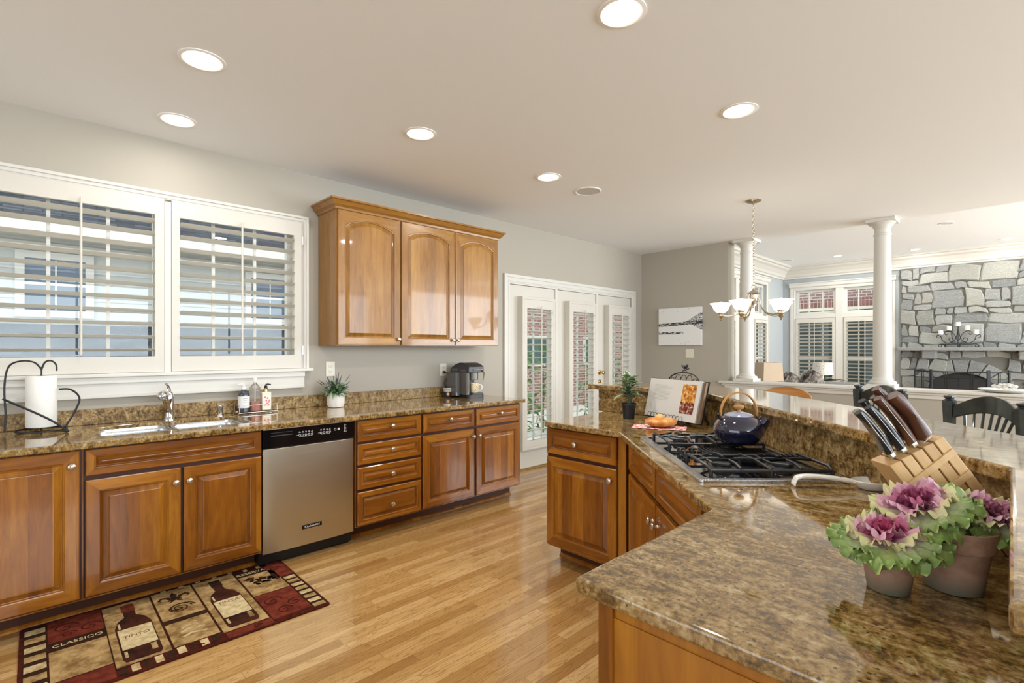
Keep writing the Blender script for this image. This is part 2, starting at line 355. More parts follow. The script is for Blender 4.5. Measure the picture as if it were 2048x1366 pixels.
wall_x('wall_right', 8, 8.15, -3.3, 12.7, 0, ZL, [(-.8, 6.2, 1.1, 2.66), (7.3, 11.9, .5, 2.9)], paint)
wall_y('wall_front', -3.3, -3.15, -.15, 8.15, 0, ZL, [(1.0, 5.6, .45, 2.55)], paint)
# half wall cap
struct(MB().box(1.16, 8, 6.44, 6.76, .925, .952).box(1.19, 8, 6.465, 6.735, .90, .925).box(1.22, 8, 6.48, 6.70, .86, .90).build('trim_2', trimm, bevel=.006))
# crown moulding in the family room
cp = [(0, 2.925), (.03, 2.925), (.035, 2.96), (.06, 2.975), (.08, 3.02), (.14, 3.09), (.19, 3.12), (.20, 3.15), (.24, 3.16), (.25, ZL), (0, ZL)]
struct(MB().sweep(cp, [(0, 6.72), (0, 12.5), (8, 12.5)]).build('trim_3', trimm))
struct(MB().sweep([(0, 2.925), (.03, 2.925), (.08, 3.02), (.19, 3.12), (.25, ZL), (0, ZL)], [(8, 6.72), (0, 6.72)]).build('trim_4', trimm))
bb = [(0, 0), (.016, 0), (.016, .085), (.01, .1), (.006, .11), (0, .11)]
struct(MB().sweep([(0, 0), (.016, 0), (.016, .085), (.01, .11), (0, .11)], [(0, 6.32), (0, 6.5), (1.26, 6.5), (8, 6.5)]).build('baseboard_back', trimm))
struct(MB().sweep(bb, [(0, 6.72), (0, 12.5), (2.15, 12.5)]).build('baseboard_left', trimm))

# ------------------------------------------------------------------ recessed lights and ceiling discs
def downlight(x, y, z, label, r=.1, power=13, grp='recessed ceiling lights in the kitchen', flush=False):
    t = thing('recessed_light', label, 'ceiling light', (x, y, z), 0, grp)
    if flush:
        MB().lathe([(r*.7, 0), (r*.75, -.006), (r, -.005), (r, 0)], 32, cap=False).build('trim_ring', baffle, t, True)
        MB().cyl((0, 0, -.004), r*.7, .003, 28).build('lens', lens, t)
    else:
        MB().lathe([(r, 0), (r, -.004), (r*.86, -.007), (r*.8, -.002), (r*.79, 0), (r*.62, .055), (r*.62, .06)], 36, cap=False).build('trim_ring', baffle, t, True)
        MB().cyl((0, 0, .052), r*.63, .004, 28).build('lens', lens, t)
    a = area('lamp', (x, y, z-.012), (0, 0, 0), r*1.2, r*1.2, power, (1, .965, .91), 'DISK'); return t
LL = ['recessed ceiling light nearest the window over the middle of the floor, second largest', 'small recessed ceiling light close to the window wall above the sink', 'large recessed ceiling light cut by the top edge of the photo',
      'recessed ceiling light in line with the left end of the wall cabinet', 'recessed ceiling light beside the round speaker grille', 'recessed ceiling light on the right, above the cooktop']
LL = ['recessed ceiling light nearest the upper left corner, larger of the two above the window', 'recessed ceiling light tight to the window wall above the sink', 'large recessed ceiling light cut by the top edge of the photo',
      'recessed ceiling light above and in front of the wall cabinet', 'recessed ceiling light just in front of the round speaker grille', 'recessed ceiling light on the right half of the kitchen ceiling']
for (x, y), l in zip(LP, LL): downlight(x, y, ZC, l, power=2.5 if x < 1 else 9)
def grille(x, y, z, r, label, cat='speaker'):
    t = thing('ceiling_speaker', label, cat, (x, y, z))
    MB().lathe([(r, 0), (r, -.004), (r*.92, -.008), (r*.88, -.005), (r*.88, 0)], 32, cap=False).build('rim', baffle, t, True)
    MB().cyl((0, 0, -.004), r*.885, .003, 32).build('grille', mat('speaker_mesh', (206, 206, 206), .8), t); return t
grille(1.284, 3.542, ZC, .115, 'round white speaker grille in the kitchen ceiling')
for (x, y), l in zip([(1.287, 11.6), (2.463, 11.87), (3.67, 11.83)], ['small ceiling light above the family room window', 'family room ceiling light above the left part of the stone wall', 'family room ceiling light at the right edge of the photo']):
    downlight(x, y, ZL, l, .085, 10, 'recessed ceiling lights in the family room', True)
grille(.429, 11.37, ZL, .11, 'faint round speaker grille in the far corner of the family room ceiling')
t = grille(3.105, 9.7, ZL, .09, 'faint white smoke detector disc on the family room ceiling', 'smoke detector'); t.name = 'smoke_detector'

# ------------------------------------------------------------------ shutters
def louvers(w, h, pitch, tilt, depth=.085, th=.009):
    """louvre bank, local X = width, local -Y towards the room"""
    b = MB(); n = int(round(h/pitch)); p = h/n
    for i in range(n):
        zc = (i+.5)*p; c, s_ = math.cos(tilt), math.sin(tilt); pts = []
        for q in range(10):
            a = 2*PI*q/10; y = -depth/2*math.cos(a); z = th/2*math.sin(a); pts.append((y*c+z*s_, -y*s_+z*c+zc))
        vs = [(x, y, z) for x in (0, w) for y, z in pts]
        b.add(vs, [tuple(range(10)), tuple(range(19, 9, -1))]+[(j, (j+1) % 10, 10+(j+1) % 10, 10+j) for j in range(10)])
    return b
def shutter(parent, x0, x1, z0, z1, ox0, ox1, oz0, oz1, pitch, tilt, y=-.0, th=.03, rodx=None, depth=.085, midrail=None, hinge_x=None):
    """panel frame x0..x1,z0..z1 around opening ox.., front at y-th"""
    b = MB(); b.T = Matrix(((1, 0, 0, 0), (0, 0, 1, 0), (0, 1, 0, 0), (0, 0, 0, 1)))
    b.prism([(x0, z0), (x1, z0), (x1, z1), (x0, z1)], y-th, y, holes=[[(ox0, oz0), (ox0, oz1), (ox1, oz1), (ox1, oz0)]])
    f = b.build('shutter_panel', shut, parent, bevel=.003)
    lb = louvers(ox1-ox0-.004, oz1-oz0, pitch, tilt, depth); lb.build('louvers', shut, f, True, loc=(ox0+.002, y-th/2, oz0))
    rx = rodx if rodx is not None else (ox0+ox1)/2
    ry = y-th/2-depth/2*math.cos(tilt)-.006
    MB().tube([(rx, ry, oz0+.01), (rx, ry, oz1+.03)], .0065, 8).build('tilt_rod', shut, f, True)
    if hinge_x is not None:
        for hz in (z0+.14, z1-.14): MB().box(hinge_x-.006, hinge_x+.006, y-th-.006, y-th, hz-.035, hz+.035).build('hinge', nickel, f, bevel=.002)
    return f
def ring_xz(b, x0, x1, z0, z1, wl, wr, wb, wt, ya, yb_):
    T0 = b.T; b.T = T0 @ Matrix(((1, 0, 0, 0), (0, 0, 1, 0), (0, 1, 0, 0), (0, 0, 0, 1)))
    b.prism([(x0, z0), (x1, z0), (x1, z1), (x0, z1)], ya, yb_, holes=[[(x0+wl, z0+wb), (x0+wl, z1-wt), (x1-wr, z1-wt), (x1-wr, z0+wb)]]); b.T = T0
def casing(b, x0, x1, z0, z1, w=.075, d=.022, bottom=False):
    """picture-frame moulding around opening, steps, in local X/Z, room side -Y"""
    for (o0, o1, dd) in ((0, w, d*.6), (w*.62, w+.001, d), (w*.15, w*.3, d*.8)):
        if bottom is False:
            T0 = b.T; b.T = T0 @ Matrix(((1, 0, 0, 0), (0, 0, 1, 0), (0, 1, 0, 0), (0, 0, 0, 1)))
            b.prism([(x0-o1, z0), (x0-o0, z0), (x0-o0, z1+o0), (x1+o0, z1+o0), (x1+o0, z0), (x1+o1, z0), (x1+o1, z1+o1), (x0-o1, z1+o1)], -dd, -.0005); b.T = T0
# kitchen window (local X = world Y, local -Y = +X world)
kw = sempty('window_1', (0, 0, 0), PI/2)
b = MB(); casing(b, -.19, 1.565, 1.21, 2.345, .05, .03)
b.box(-.27, 1.64, -.06, 0, 1.19, 1.212); b.box(-.22, 1.58, -.028, 0, 1.075, 1.19); b.box(-.22, 1.58, -.042, 0, 1.15, 1.19); b.box(-.22, 1.58, -.034, 0, 1.062, 1.085)
b.build('window_frame', trimm, kw, bevel=.004)
b = MB()
b.box(.668, .703, -.03, .128, 1.212, 2.329); ring_xz(b, -.169, 1.529, 1.251, 2.329, .012, .012, .012, .012, -.001, .128)
b.build('jamb', trimm, kw)
for a0, a1 in ((-.17, .668), (.703, 1.53)):
    s_ = MB(); ring_xz(s_, a0+.013, a1-.013, 1.264, 2.316, .035, .035, .035, .035, .07, .12)
    for q in (1/3, 2/3): s_.box(a0+(a1-a0)*q-.009, a0+(a1-a0)*q+.009, .085, .105, 1.29, 2.29)
    for q in (1/3, 2/3): s_.box(a0+.04, a1-.04, .087, .103, 1.25+1.08*q-.006, 1.25+1.08*q+.006)
    f = s_.build('sash', trimm, kw)
    MB().box(a0+.04, a1-.04, .094, .098, 1.29, 2.29).build('pane', GLASS, f)
shutter(kw, -.188, .666, 1.213, 2.343, -.12, .615, 1.316, 2.235, .0835, math.radians(11), y=-.004, rodx=.248)
shutter(kw, .705, 1.558, 1.213, 2.343, .753, 1.499, 1.316, 2.235, .0835, math.radians(11), y=-.004, rodx=1.124, hinge_x=1.562)

# french doors
b = MB(); b.T = Matrix.Rotation(PI/2, 4, 'Z'); casing(b, 3.82, 6.22, 0, 2.09, .09, .026)
b.box(4.575, 4.615, -.012, .1, 0, 2.09); b.box(5.39, 5.43, -.012, .1, 0, 2.09); b.box(3.8, 6.24, -.01, .13, 2.075, 2.1)
struct(b.build('trim_5', trimm, bevel=.004))
DD = [(3.825, 4.572, 4.03, 4.43, 8), (4.618, 5.387, 4.84, 5.24, 9), (5.433, 6.215, 5.66, 6.05, 24)]
for i, (a0, a1, o0, o1, tl) in enumerate(DD):
    d = sempty('door_%d' % (i+1), (0, 0, 0), PI/2)
    pb = MB(); pb.T = Matrix(((1, 0, 0, 0), (0, 0, 1, 0), (0, 1, 0, 0), (0, 0, 0, 1)))
    pb.prism([(a0, .012), (a1, .012), (a1, 2.072), (a0, 2.072)], .005, .05, holes=[[(o0-.03, .30), (o0-.03, 1.86), (o1+.05, 1.86), (o1+.05, .30)]])
    pb.build('door_leaf', shut, d, bevel=.003)
    g = MB(); g.box(o0-.03, o1+.05, .025, .029, .30, 1.86).build('pane', GLASS, d)
    g = MB()
    for q in (.5,): g.box(o0-.03+(o1-o0+.08)*q-.008, o0-.03+(o1-o0+.08)*q+.008, .03, .045, .3, 1.86)
    g.build('grille', trimm, d)
    # shutter box standing off the door leaf
    fb = MB(); X0, X1 = o0-.075, o1+.07
    ring_xz(fb, X0, X1, .235, 1.945, .03, .03, .027, .03, -.075, .0045)
    fb.build('shutter_frame', shut, d, bevel=.003)
    shutter(d, X0+.03, X1-.03, .262, 1.915, o0, o1, .335, 1.815, .0755, math.radians(tl), y=-.046, th=.028, depth=.080, hinge_x=X1-.03)
    fb = MB(); fb.box(a0, a1, -.006, .005, .02, .2)
    fb.build('kick_rail', shut, d, bevel=.004)
    if i == 2:
        kb = MB(); kb.T = Matrix.Translation((5.475, .004, 1.05)) @ Matrix.Rotation(PI/2, 4, 'X')
        kb.lathe([(.03, 0), (.03, .006), (.012, .01), (.011, .035), (.02, .045), (.027, .06), (.022, .073), (.006, .078)], 20)
        kb.T = Matrix.Translation((5.475, .004, .93)) @ Matrix.Rotation(PI/2, 4, 'X'); kb.lathe([(.027, 0), (.027, .01), (.02, .016), (.019, .02)], 20)
        kb.build('door_handle', brass, d, True)
struct(MB().box(-.12, .05, 3.82, 6.22, 0, .012).build('trim_6', brass))

# family room windows
def fam_window(name, loc, rz, xs, ztop, zt0, zs, zbot, shutl, mullion):
    w = sempty(name, loc, rz); b = MB(); casing(b, xs[0], xs[-1], zbot, ztop, .1, .03); b.box(xs[0]-.12, xs[-1]+.12, -.05, 0, ztop+.07, ztop+.16); b.box(xs[0]-.12, xs[-1]+.12, -.07, 0, ztop+.14, ztop+.165)
    b.box(xs[0]-.12, xs[-1]+.12, -.06, 0, zbot-.03, zbot)
    b.box(xs[0], xs[-1], -.019, .099, zt0-.09, zt0)
    for x in mullion: b.box(x-.07, x+.07, -.022, .102, zbot+.001, ztop-.001)
    b.build('window_frame', trimm, w, bevel=.004)
    edges = [xs[0]]+[q for m_ in mullion for q in (m_-.07, m_+.07)]+[xs[-1]]
    for i in range(0, len(edges), 2):
        a0, a1 = edges[i], edges[i+1]
        s_ = MB()
        for z0, z1 in ((zt0, ztop), (zbot, zt0-.09)):
            ring_xz(s_, a0+.002, a1-.002, z0+.002, z1-.002, .055, .055, .05, .05, .05, .098)
            n = 3
            for q in range(1, n): x = a0+(a1-a0)*q/n; s_.box(x-.01, x+.01, .06, .08, z0+.03, z1-.03)
        s_.box(a0+.03, a1-.03, .045, .099, 1.115, 1.19)
        f = s_.build('sash', trimm, w); MB().box(a0+.05, a1-.05, .07, .074, zbot, ztop).build('pane', GLASS, f)
        shutter(w, a0+.01, a1-.01, zbot+.01, zt0-.095, a0+.06, a1-.06, zbot+.09, zs, .079, math.radians(20), y=-.002, depth=.075)
    return w
fam_window('window_2', (0, 12.5, 0), 0, (.26, 1.97), 2.66, 2.12, 1.93, .45, None, (1.115,))
fam_window('window_3', (0, 0, 0), PI/2, (9.15, 11.45), 2.72, 2.06, 1.9, .45, None, (9.9, 10.68))

# columns on the half wall
def column(x, label):
    t = thing('column', label, 'column', (x, 6.6, .952), 0, 'white round columns on the half wall')
    MB().box(-.125, .125, -.125, .125, 0, .035).build('plinth', trimm, t, bevel=.004)
    MB().lathe([(.12, .035), (.125, .05), (.118, .066), (.098, .072), (.096, .08), (.088, .1), (.083, .105)], 40).build('base_moulding', trimm, t, True)
    H = ZC-.952
    MB().lathe([(.084, .1), (.084, .5), (.081, 1.0), (.074, H-.19), (.074, H-.175), (.08, H-.17), (.08, H-.155), (.073, H-.15), (.073, H-.1)], 40).build('shaft', trimm, t, True)
    MB().lathe([(.073, H-.1), (.08, H-.09), (.084, H-.075), (.1, H-.055), (.115, H-.045), (.118, H-.035)], 40).build('capital', trimm, t, True)
    MB().box(-.13, .13, -.13, .13, H-.036, H).build('abacus', trimm, t, bevel=.004)
column(1.456, 'white round column on the half wall, the left one behind the hanging chandelier')
column(2.865, 'white round column on the half wall, the right one beside the stone fireplace')

# ------------------------------------------------------------------ cabinets
ZT = .905; SB = .872
def panel(x0, x1, z0, z1, arch=0, fr=.055, th=.02):
    """raised panel door or drawer front; front face at -th"""
    n = 12; b = MB(); w = x1-x0
    sm_ = (z1-z0) < .26
    if sm_: fr = .033
    gv = .014 if sm_ else .022
    rings = [(0, 0, 0, 0), (0, th-.004, 0, 0), (.004, th, 0, 0), (fr, th, 1, 0), (fr+.003, th-.004, 1, 1), (fr+.007, th-.005, 1, 1), (fr+.010, th-.013, 1, 1), (fr+.014, th-.0145, 1, 1), (fr+.014+gv, th-.004, 1, 1), (fr+.0155+gv, th-.001, 1, 1), (fr+.018+gv, th-.0005, 1, 1)]
    R = []
    for ins, d, ar, md in rings:
        a0, a1, b0, b1 = x0+ins, x1-ins, z0+ins, z1-ins; top = []
        for i in range(n+1):
            u = 1-i/n; x = a0+(a1-a0)*u; dz = 0
            if arch and ar: q = abs(2*u-1); dz = -arch*(q**2.2)
            top.append((x, -d, b1+dz))
        R.append([(a0, -d, b0), (a1, -d, b0)]+top)
    m = n+3; vs = [p for r in R for p in r]
    b.add(vs, [])
    for k_ in range(len(R)-1):
        for i in range(m):
            j = (i+1) % m; horiz = (i == 0 or 2 <= i < m-1)
            mi = 1 if (k_ in (2, 3, 4) and horiz) else 0
            if z1-z0 < .26: mi = 1 if not (k_ in (2, 3, 4) and not horiz) else 0
            b.f.append((k_*m+i, k_*m+j, (k_+1)*m+j, (k_+1)*m+i)); b.mi.append(mi)
    L = (len(R)-1)*m; b.f.append(tuple(L+i for i in range(m))); b.mi.append(1 if z1-z0 < .26 else 0)
    b.f.append(tuple(reversed(range(m)))); b.mi.append(0)
    return b
def knob(parent, x, z, y=-.02):
    b = MB(); b.T = Matrix.Translation((x, y, z)) @ Matrix.Rotation(PI/2, 4, 'X')
    b.lathe([(.008, 0), (.006, .004), (.0055, .013), (.013, .017), (.0165, .022), (.0155, .027), (.009, .0305), (.001, .0315)], 18)
    return b.build('knob', nickel, parent, True)
def front(parent, kind, x0, x1, z0, z1, kx=None, kz=None, arch=0, mats=None):
    mats = mats or [wv, wh]
    d = panel(x0, x1, z0, z1, arch).build(kind, mats, parent, bevel=0)
    d.data.shade_flat()
    if kx is not None: knob(d, kx, kz)
    return d
def base_cab(label, loc, rz, w, fronts, name='base_cabinet', grp='wood base cabinets with raised panels', depth=.6, toe=True):
    """loc = front-left corner on the floor at the door plane, local -Y outward"""
    t = thing(name, label, 'cabinet', loc, rz, grp)
    b = MB()
    if name == 'sink_cabinet': b.box(0, w, .002, depth, .112, .69, 0); b.box(0, w, .002, .06, .69, SB-.001, 0)
    else: b.box(0, w, .002, depth, .112, SB-.001, 0)
    b.box(.003, w-.003, .0015, .003, .118, SB-.004, 1)
    b.build('carcass', [wv, wdark], t)
    if toe:
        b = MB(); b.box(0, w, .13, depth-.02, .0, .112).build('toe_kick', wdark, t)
        MB().sweep([(0, 0), (.014, 0), (.012, .01), (.006, .018), (0, .022)], [(0, .13), (w, .13)]).build('shoe_moulding', wv, t)
    for f in fronts: front(t, *f)
    return t
# left run: door plane X=.695+.02 -> .715 ; local frame rz=90deg, loc=(.695, y0)
PX = .695
def L(y0, y1, label, fronts, name='base_cabinet'): return base_cab(label, (PX, y0, 0), PI/2, y1-y0, fronts, name, depth=PX-.02)
g = .006
L(-.42, .214, 'wood base cabinet with one tall door at the left edge of the photo', [('door', .02, .622, .128, .862, .592, .79)])
L(.214, 1.05, 'wood sink cabinet under the double sink with a long false front and two doors', [('false_front', .010, .831, .730, .862), ('door', .010, .413, .128, .708, .388, .634), ('door', .428, .831, .128, .708, .452, .634)], 'sink_cabinet')
L(1.668, 2.21, 'wood cabinet with a stack of four drawers right of the dishwasher', [('drawer', .010, .532, .712, .858, .274, .802), ('drawer', .010, .532, .549, .694, .274, .632), ('drawer', .010, .532, .376, .53, .274, .455), ('drawer', .010, .532, .126, .357, .274, .23)], 'drawer_cabinet')
L(2.21, 3.285, 'wood cabinet with two drawers over two doors, right end of the window run', [('drawer', .010, .523, .71, .857, .262, .798), ('drawer', .543, 1.068, .71, .857, .815, .798), ('door', .010, .523, .126, .690, .518-.018, .628), ('door', .543, 1.068, .126, .690, .563, .628)])
# granite worktop, window side, with the sink cut-out and the back splash
SX0, SX1, SY0, SY1 = .17, .60, .30, 1.03
t = thing('granite_worktop', 'polished brown granite worktop along the window wall with the sink cut into it', 'countertop', (0, 0, 0))
MB().prism([(.004, -.6), (.75, -.6), (.75, 3.31), (.004, 3.31)], SB, ZT, holes=[rrect(SX0, SX1, SY0, SY1, .05)]).build('slab', GR, t, bevel=.006, seg=3)
tag(MB().box(.004, .026, -.6, 3.2, ZT+.0005, .998).build('backsplash', GRS, None, bevel=.003), 'low granite backsplash strip on the window wall behind the sink', 'backsplash')
# sink
t = thing('double_sink', 'stainless double bowl sink set into the granite below the faucet', 'sink', (0, 0, 0))
for a0, a1 in ((SY0+.004, .648), (.668, SY1-.004)):
    b = MB(); prof = []
    loops = [(0, SB+.012, .05), (0, SB-.02, .05), (.012, .72, .05), (.05, .705, .04)]
    pts = [rrect(SX0+.004+i_, SX1-.004-i_, a0+i_, a1-i_, r) for i_, z, r in loops]
    n = len(pts[0]); vs = [(p[0], p[1], z) for P_, (i_, z, r) in zip(pts, loops) for p in P_]
    fs = [(k_*n+i, k_*n+(i+1) % n, (k_+1)*n+(i+1) % n, (k_+1)*n+i) for k_ in range(3) for i in range(n)]+[tuple(3*n+i for i in range(n))]
    b.add(vs, fs); bw = b.build('bowl', sinks, t, True, solid=.002)
    MB().lathe([(.045, 0), (.043, .004), (.02, .002), (.001, .002)], 24, c=((SX0+SX1)/2, (a0+a1)/2, .706)).build('drain', chrome, bw, True)
MB().box(SX0+.02, SX1-.02, .647, .669, SB-.02, SB-.006).build('divider', sinks, t, bevel=.004)
# dishwasher
t = thing('dishwasher', 'stainless steel dishwasher with a black control panel', 'dishwasher', (PX-.02, 1.056, 0), PI/2)
w = .606
MB().box(0, w, .03, .6, .02, .868).build('tub', blkp, t)
def bowed(x0, x1, z0, z1, y, bow, th):
    b = MB(); n = 16; vs = []
    for i in range(n+1):
        u = i/n; yy = y-bow*(1-(2*u-1)**4)
        for z in (z0, z1): vs += [(x0+(x1-x0)*u, yy, z), (x0+(x1-x0)*u, yy+th, z)]
    fs = []
    for i in range(n):
        a = 4*i; c = a+4
        fs += [(a, c, c+2, a+2), (a+1, a+3, c+3, c+1), (a, a+1, c+1, c), (a+2, c+2, c+3, a+3)]
    fs += [(0, 2, 3, 1), (4*n, 4*n+1, 4*n+3, 4*n+2)]; b.add(vs, fs); return b
d = bowed(.004, w-.004, .092, .742, -.012, .012, .04).build('door', steel, t, True, bevel=.003)
MB().box(.24, .37, -.0275, -.0235, .196, .222).build('badge', blk, d, bevel=.001)
text('badge_lettering', 'KitchenAid', .02, wprint, d, (.305, -.0277, .209), (PI/2, 0, 0), sx=1.1)
cp_ = bowed(.004, w-.004, .745, .868, -.014, .010, .045).build('control_panel', blk, t, True, bevel=.003)
MB().box(.05, .18, -.026, -.021, .818, .824).box(.05, .18, -.026, -.022, .838, .841).build('latch_slot', mat('slot_grey', (60, 60, 62), .4), cp_)
MB().box(.004, w-.004, -.0265, -.012, .862, .8665).build('edge_trim', steel, cp_)
b = MB()
for x0, n in ((.225, 5), (.365, 4)):
    for i in range(n):
        b.T = Matrix.Translation((x0+.02*i, -.0252, .808)) @ Matrix.Rotation(PI/2, 4, 'X'); b.lathe([(.0072, 0), (.0072, .0012), (.005, .0012), (.005, 0)], 16, cap=False)
        b.T = Matrix(); b.box(x0+.02*i-.006, x0+.02*i+.006, -.0262, -.0252, .824, .8262); b.box(x0+.02*i-.004, x0+.02*i+.004, -.0262, -.0252, .829, .8312)
    b.box(x0-.02, x0-.008, -.0262, -.0252, .807, .809); b.box(x0, x0+.02*(n-1), -.0262, -.0252, .797, .7985)
for x in (.462, .487):
    b.T = Matrix.Translation((x, -.0252, .82)) @ Matrix.Rotation(PI/2, 4, 'X'); b.lathe([(.008, 0), (.008, .0012), (.0055 if x < .47 else .001, .0012), (.0055 if x < .47 else .001, 0)], 16, cap=False)
b.T = Matrix(); b.box(.527, .529, -.0262, -.0242, .80, .848)
for i in range(5): b.box(.533, .541, -.0262, -.0242, .806+.009*i, .8075+.009*i)
b.box(.522, .545, -.0262, -.0242, .798, .80)
b.build('control_marks', wprint, cp_)['kind'] = 'stuff'
MB().box(.01, w-.01, .05, .08, 0.004, .09).build('toe_panel', blkp, t)

# peninsula cabinets
def angled_cab(): pass
base_cab('wood peninsula cabinet facing the floor with one drawer over one door', (1.826-.01, 2.42, 0), 0, .59, [('drawer', .010, .535, .702, .862, .25, .786), ('door', .010, .535, .128, .682, .50, .618)], depth=.6)
r2 = math.sqrt(.5)
dx, dy = 2.408, 2.408+0.0
MB().box(.541, .592, -.006, .002, .112, SB-.002).build('stile', wv, [o for o in bpy.data.objects if o.get('label', '').startswith('wood peninsula cabinet facing')][0], bevel=.001)
# diagonal cooktop cabinet: door plane X+Y = 4.82
Lx, Ly = 2.445, 4.85-2.445
t = base_cab('wood cabinet below the cooktop, turned at an angle, with two false fronts over two doors', (Lx, Ly, 0), -PI/4, 1.25, [('false_front', .030, .560, .706, .862), ('false_front', .585, 1.12, .706, .862), ('door', .030, .560, .128, .682, .535, .60), ('door', .585, 1.12, .128, .682, .61, .60)], depth=.56)
MB().prism([(-.045, .047), (-.015, .0), (.0, .0), (.0, .05)], 0.112, SB-.002).build('filler_strip', wv, t)
# near cabinet with end panel
t = base_cab('wood peninsula cabinet nearest the camera with a plain end panel', (3.397, 1.42, 0), -PI/2, .588, [('door', .06, .55, .128, .862)], depth=.58)
e = MB(); e.box(.588, .604, .0, .58, .0, SB-.001, 0); e.box(.604, .607, .03, .56, .11, .85, 0)
e.build('end_panel', wv, t)
e = MB(); e.box(.6, .612, -.002, .03, .0, SB-.002).build('corner_post', wv, t)
MB().box(.612, .62, .004, .02, .405, .425).build('cover_cap', ivory, t)
# peninsula worktop
t = thing('granite_worktop', 'polished brown granite peninsula worktop around the cooktop, nearest the camera', 'countertop', (0, 0, 0))
WT = [(1.834, 2.365), (2.395, 2.365), (3.342, 1.425), (3.342, .80), (4.0, .80), (4.0, 1.66), (2.585, 3.075), (1.80, 3.075)]
MB().prism(WT, SB, ZT).build('slab', GR, t, bevel=.007, seg=3)
SPL = [(1.74, 3.072), (2.568, 3.072), (3.985, 1.655), (3.985, .79), (4.02, .79), (4.02, 1.67), (2.583, 3.107), (1.74, 3.107)]
tag(MB().prism(SPL, ZT+.0005, 1.0635).build('backsplash', GRS, None, bevel=.002), 'tall granite backsplash behind the cooktop, under the raised bar', 'backsplash')
t = thing('raised_bar', 'raised granite breakfast bar curving around behind the cooktop', 'bar', (0, 0, 0))
BAR = [(1.66, 3.04), (2.552, 3.04), (3.950, 1.585), (3.968, .745), (4.40, .745), (4.40, 1.76), (2.70, 3.46), (1.66, 3.46)]
MB().prism(BAR, 1.064, 1.10).build('slab', GR, t, bevel=.008, seg=3)
KW = [(1.75, 3.108), (2.584, 3.108), (4.022, 1.671), (4.022, .80), (4.14, .80), (4.14, 1.72), (2.634, 3.226), (1.75, 3.226)]
MB().prism(KW, 0, 1.063).build('knee_wall', paint, t)

# wall cabinet
def ucab():
    y0, y1 = 1.70, 3.345; w = y1-y0
    t = thing('wall_cabinet', 'wood wall cabinet in a painted lit tone with three arched doors and a crown, hung right of the window', 'cabinet', (.325, y0, 0), PI/2)
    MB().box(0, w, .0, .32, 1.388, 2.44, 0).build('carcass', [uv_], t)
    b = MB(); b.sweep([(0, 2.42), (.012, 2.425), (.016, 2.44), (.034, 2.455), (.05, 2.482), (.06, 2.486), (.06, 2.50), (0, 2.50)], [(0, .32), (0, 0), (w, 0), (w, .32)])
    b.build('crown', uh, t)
    xs = [(.006, .545), (.557, 1.108), (1.118, w-.006)]
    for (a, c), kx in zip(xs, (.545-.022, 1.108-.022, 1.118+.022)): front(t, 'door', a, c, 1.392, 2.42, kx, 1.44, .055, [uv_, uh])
ucab()

# ------------------------------------------------------------------ small helpers for placing plates
def outlet(loc, rz, label, kind='outlet', w=.075, gang=1):
    t = thing('wall_'+kind, label, kind, loc, rz)
    MB().box(-w/2, w/2, -.006, 0, -.06, .06).build('cover_plate', ivory, t, bevel=.002)
    b = MB()
    for gx in ([0] if gang == 1 else [-.024, .024]):
        if kind == 'outlet':
            for z in (-.022, .022): b.box(gx-.016, gx+.016, -.008, -.005, z-.014, z+.014)
        else: MB().box(gx-.006, gx+.006, -.016, -.005, -.008, .012).build('toggle', ivory, t, bevel=.002)
    if kind == 'outlet': b.build('socket', ivory, t, bevel=.002)
    if kind == 'outlet':
        b = MB()
        for z in (-.022, .022): b = MB(); b.box(-.008, -.006, -.0085, -.0078, z-.004, z+.006); b.box(.006, .008, -.0085, -.0078, z-.004, z+.006); b.box(-.002, .002, -.0085, -.0078, z-.011, z-.008); b.build('slots', blkp, t)
outlet((0, 2.93, 1.16), PI/2, 'ivory wall outlet left of the coffee maker with a black plug in it')
outlet((0, 1.80, 1.20), PI/2, 'white wall outlet behind the lavender flowers')
outlet((.745, 6.5, 1.30), 0, 'white double light switch below the painting', 'light_switch', .115, 2)
# painting
t = thing('painting', 'white canvas painting with rough black brush strokes on the far wall', 'painting', (.612, 6.498, 1.668))
m = mat('canvas_paint', (236, 236, 234), .7); k = NT(m); tc = k.node('ShaderNodeTexCoord'); sp = k.node('ShaderNodeSeparateXYZ'); k.link(tc.outputs['Object'], sp.inputs[0])
X_, Z_ = sp.outputs[0], sp.outputs[2]; v = k.coords((6, 1, 30)); nn = k.noise(v, 3, 6, .75, .5); n2 = k.noise(k.coords((20, 1, 40)), 3, 6, .8)
def band(zc, hw, x0=None, slope=0):
    d_ = k.math('ABSOLUTE', k.math('SUBTRACT', Z_, k.math('ADD', zc, k.math('MULTIPLY', X_, slope)))); return k.math('MULTIPLY', k.math('LESS_THAN', d_, hw), k.math('GREATER_THAN', nn, .47))
s1 = band(.035, .022, None, .05); s2 = k.math('MULTIPLY', band(-.09, .015), k.math('LESS_THAN', X_, .06))
px_ = k.math('SUBTRACT', X_, .10); tri = k.math('MULTIPLY', k.math('GREATER_THAN', px_, 0), k.math('LESS_THAN', k.math('ABSOLUTE', k.math('SUBTRACT', Z_, .065)), k.math('MULTIPLY', px_, .55)))
s3 = k.math('MULTIPLY', tri, k.math('GREATER_THAN', n2, .5))
edge = k.math('MULTIPLY', k.math('GREATER_THAN', k.math('ABSOLUTE', Z_), .19), k.math('GREATER_THAN', nn, .64))
k.color(k.mix(k.math('MAXIMUM', k.math('MAXIMUM', s1, s2), k.math('MAXIMUM', s3, edge)), lin((236, 236, 234)), lin((44, 46, 52))))
MB().box(-.312, .312, -.04, 0, -.257, .257).build('canvas', m, t, bevel=.003)
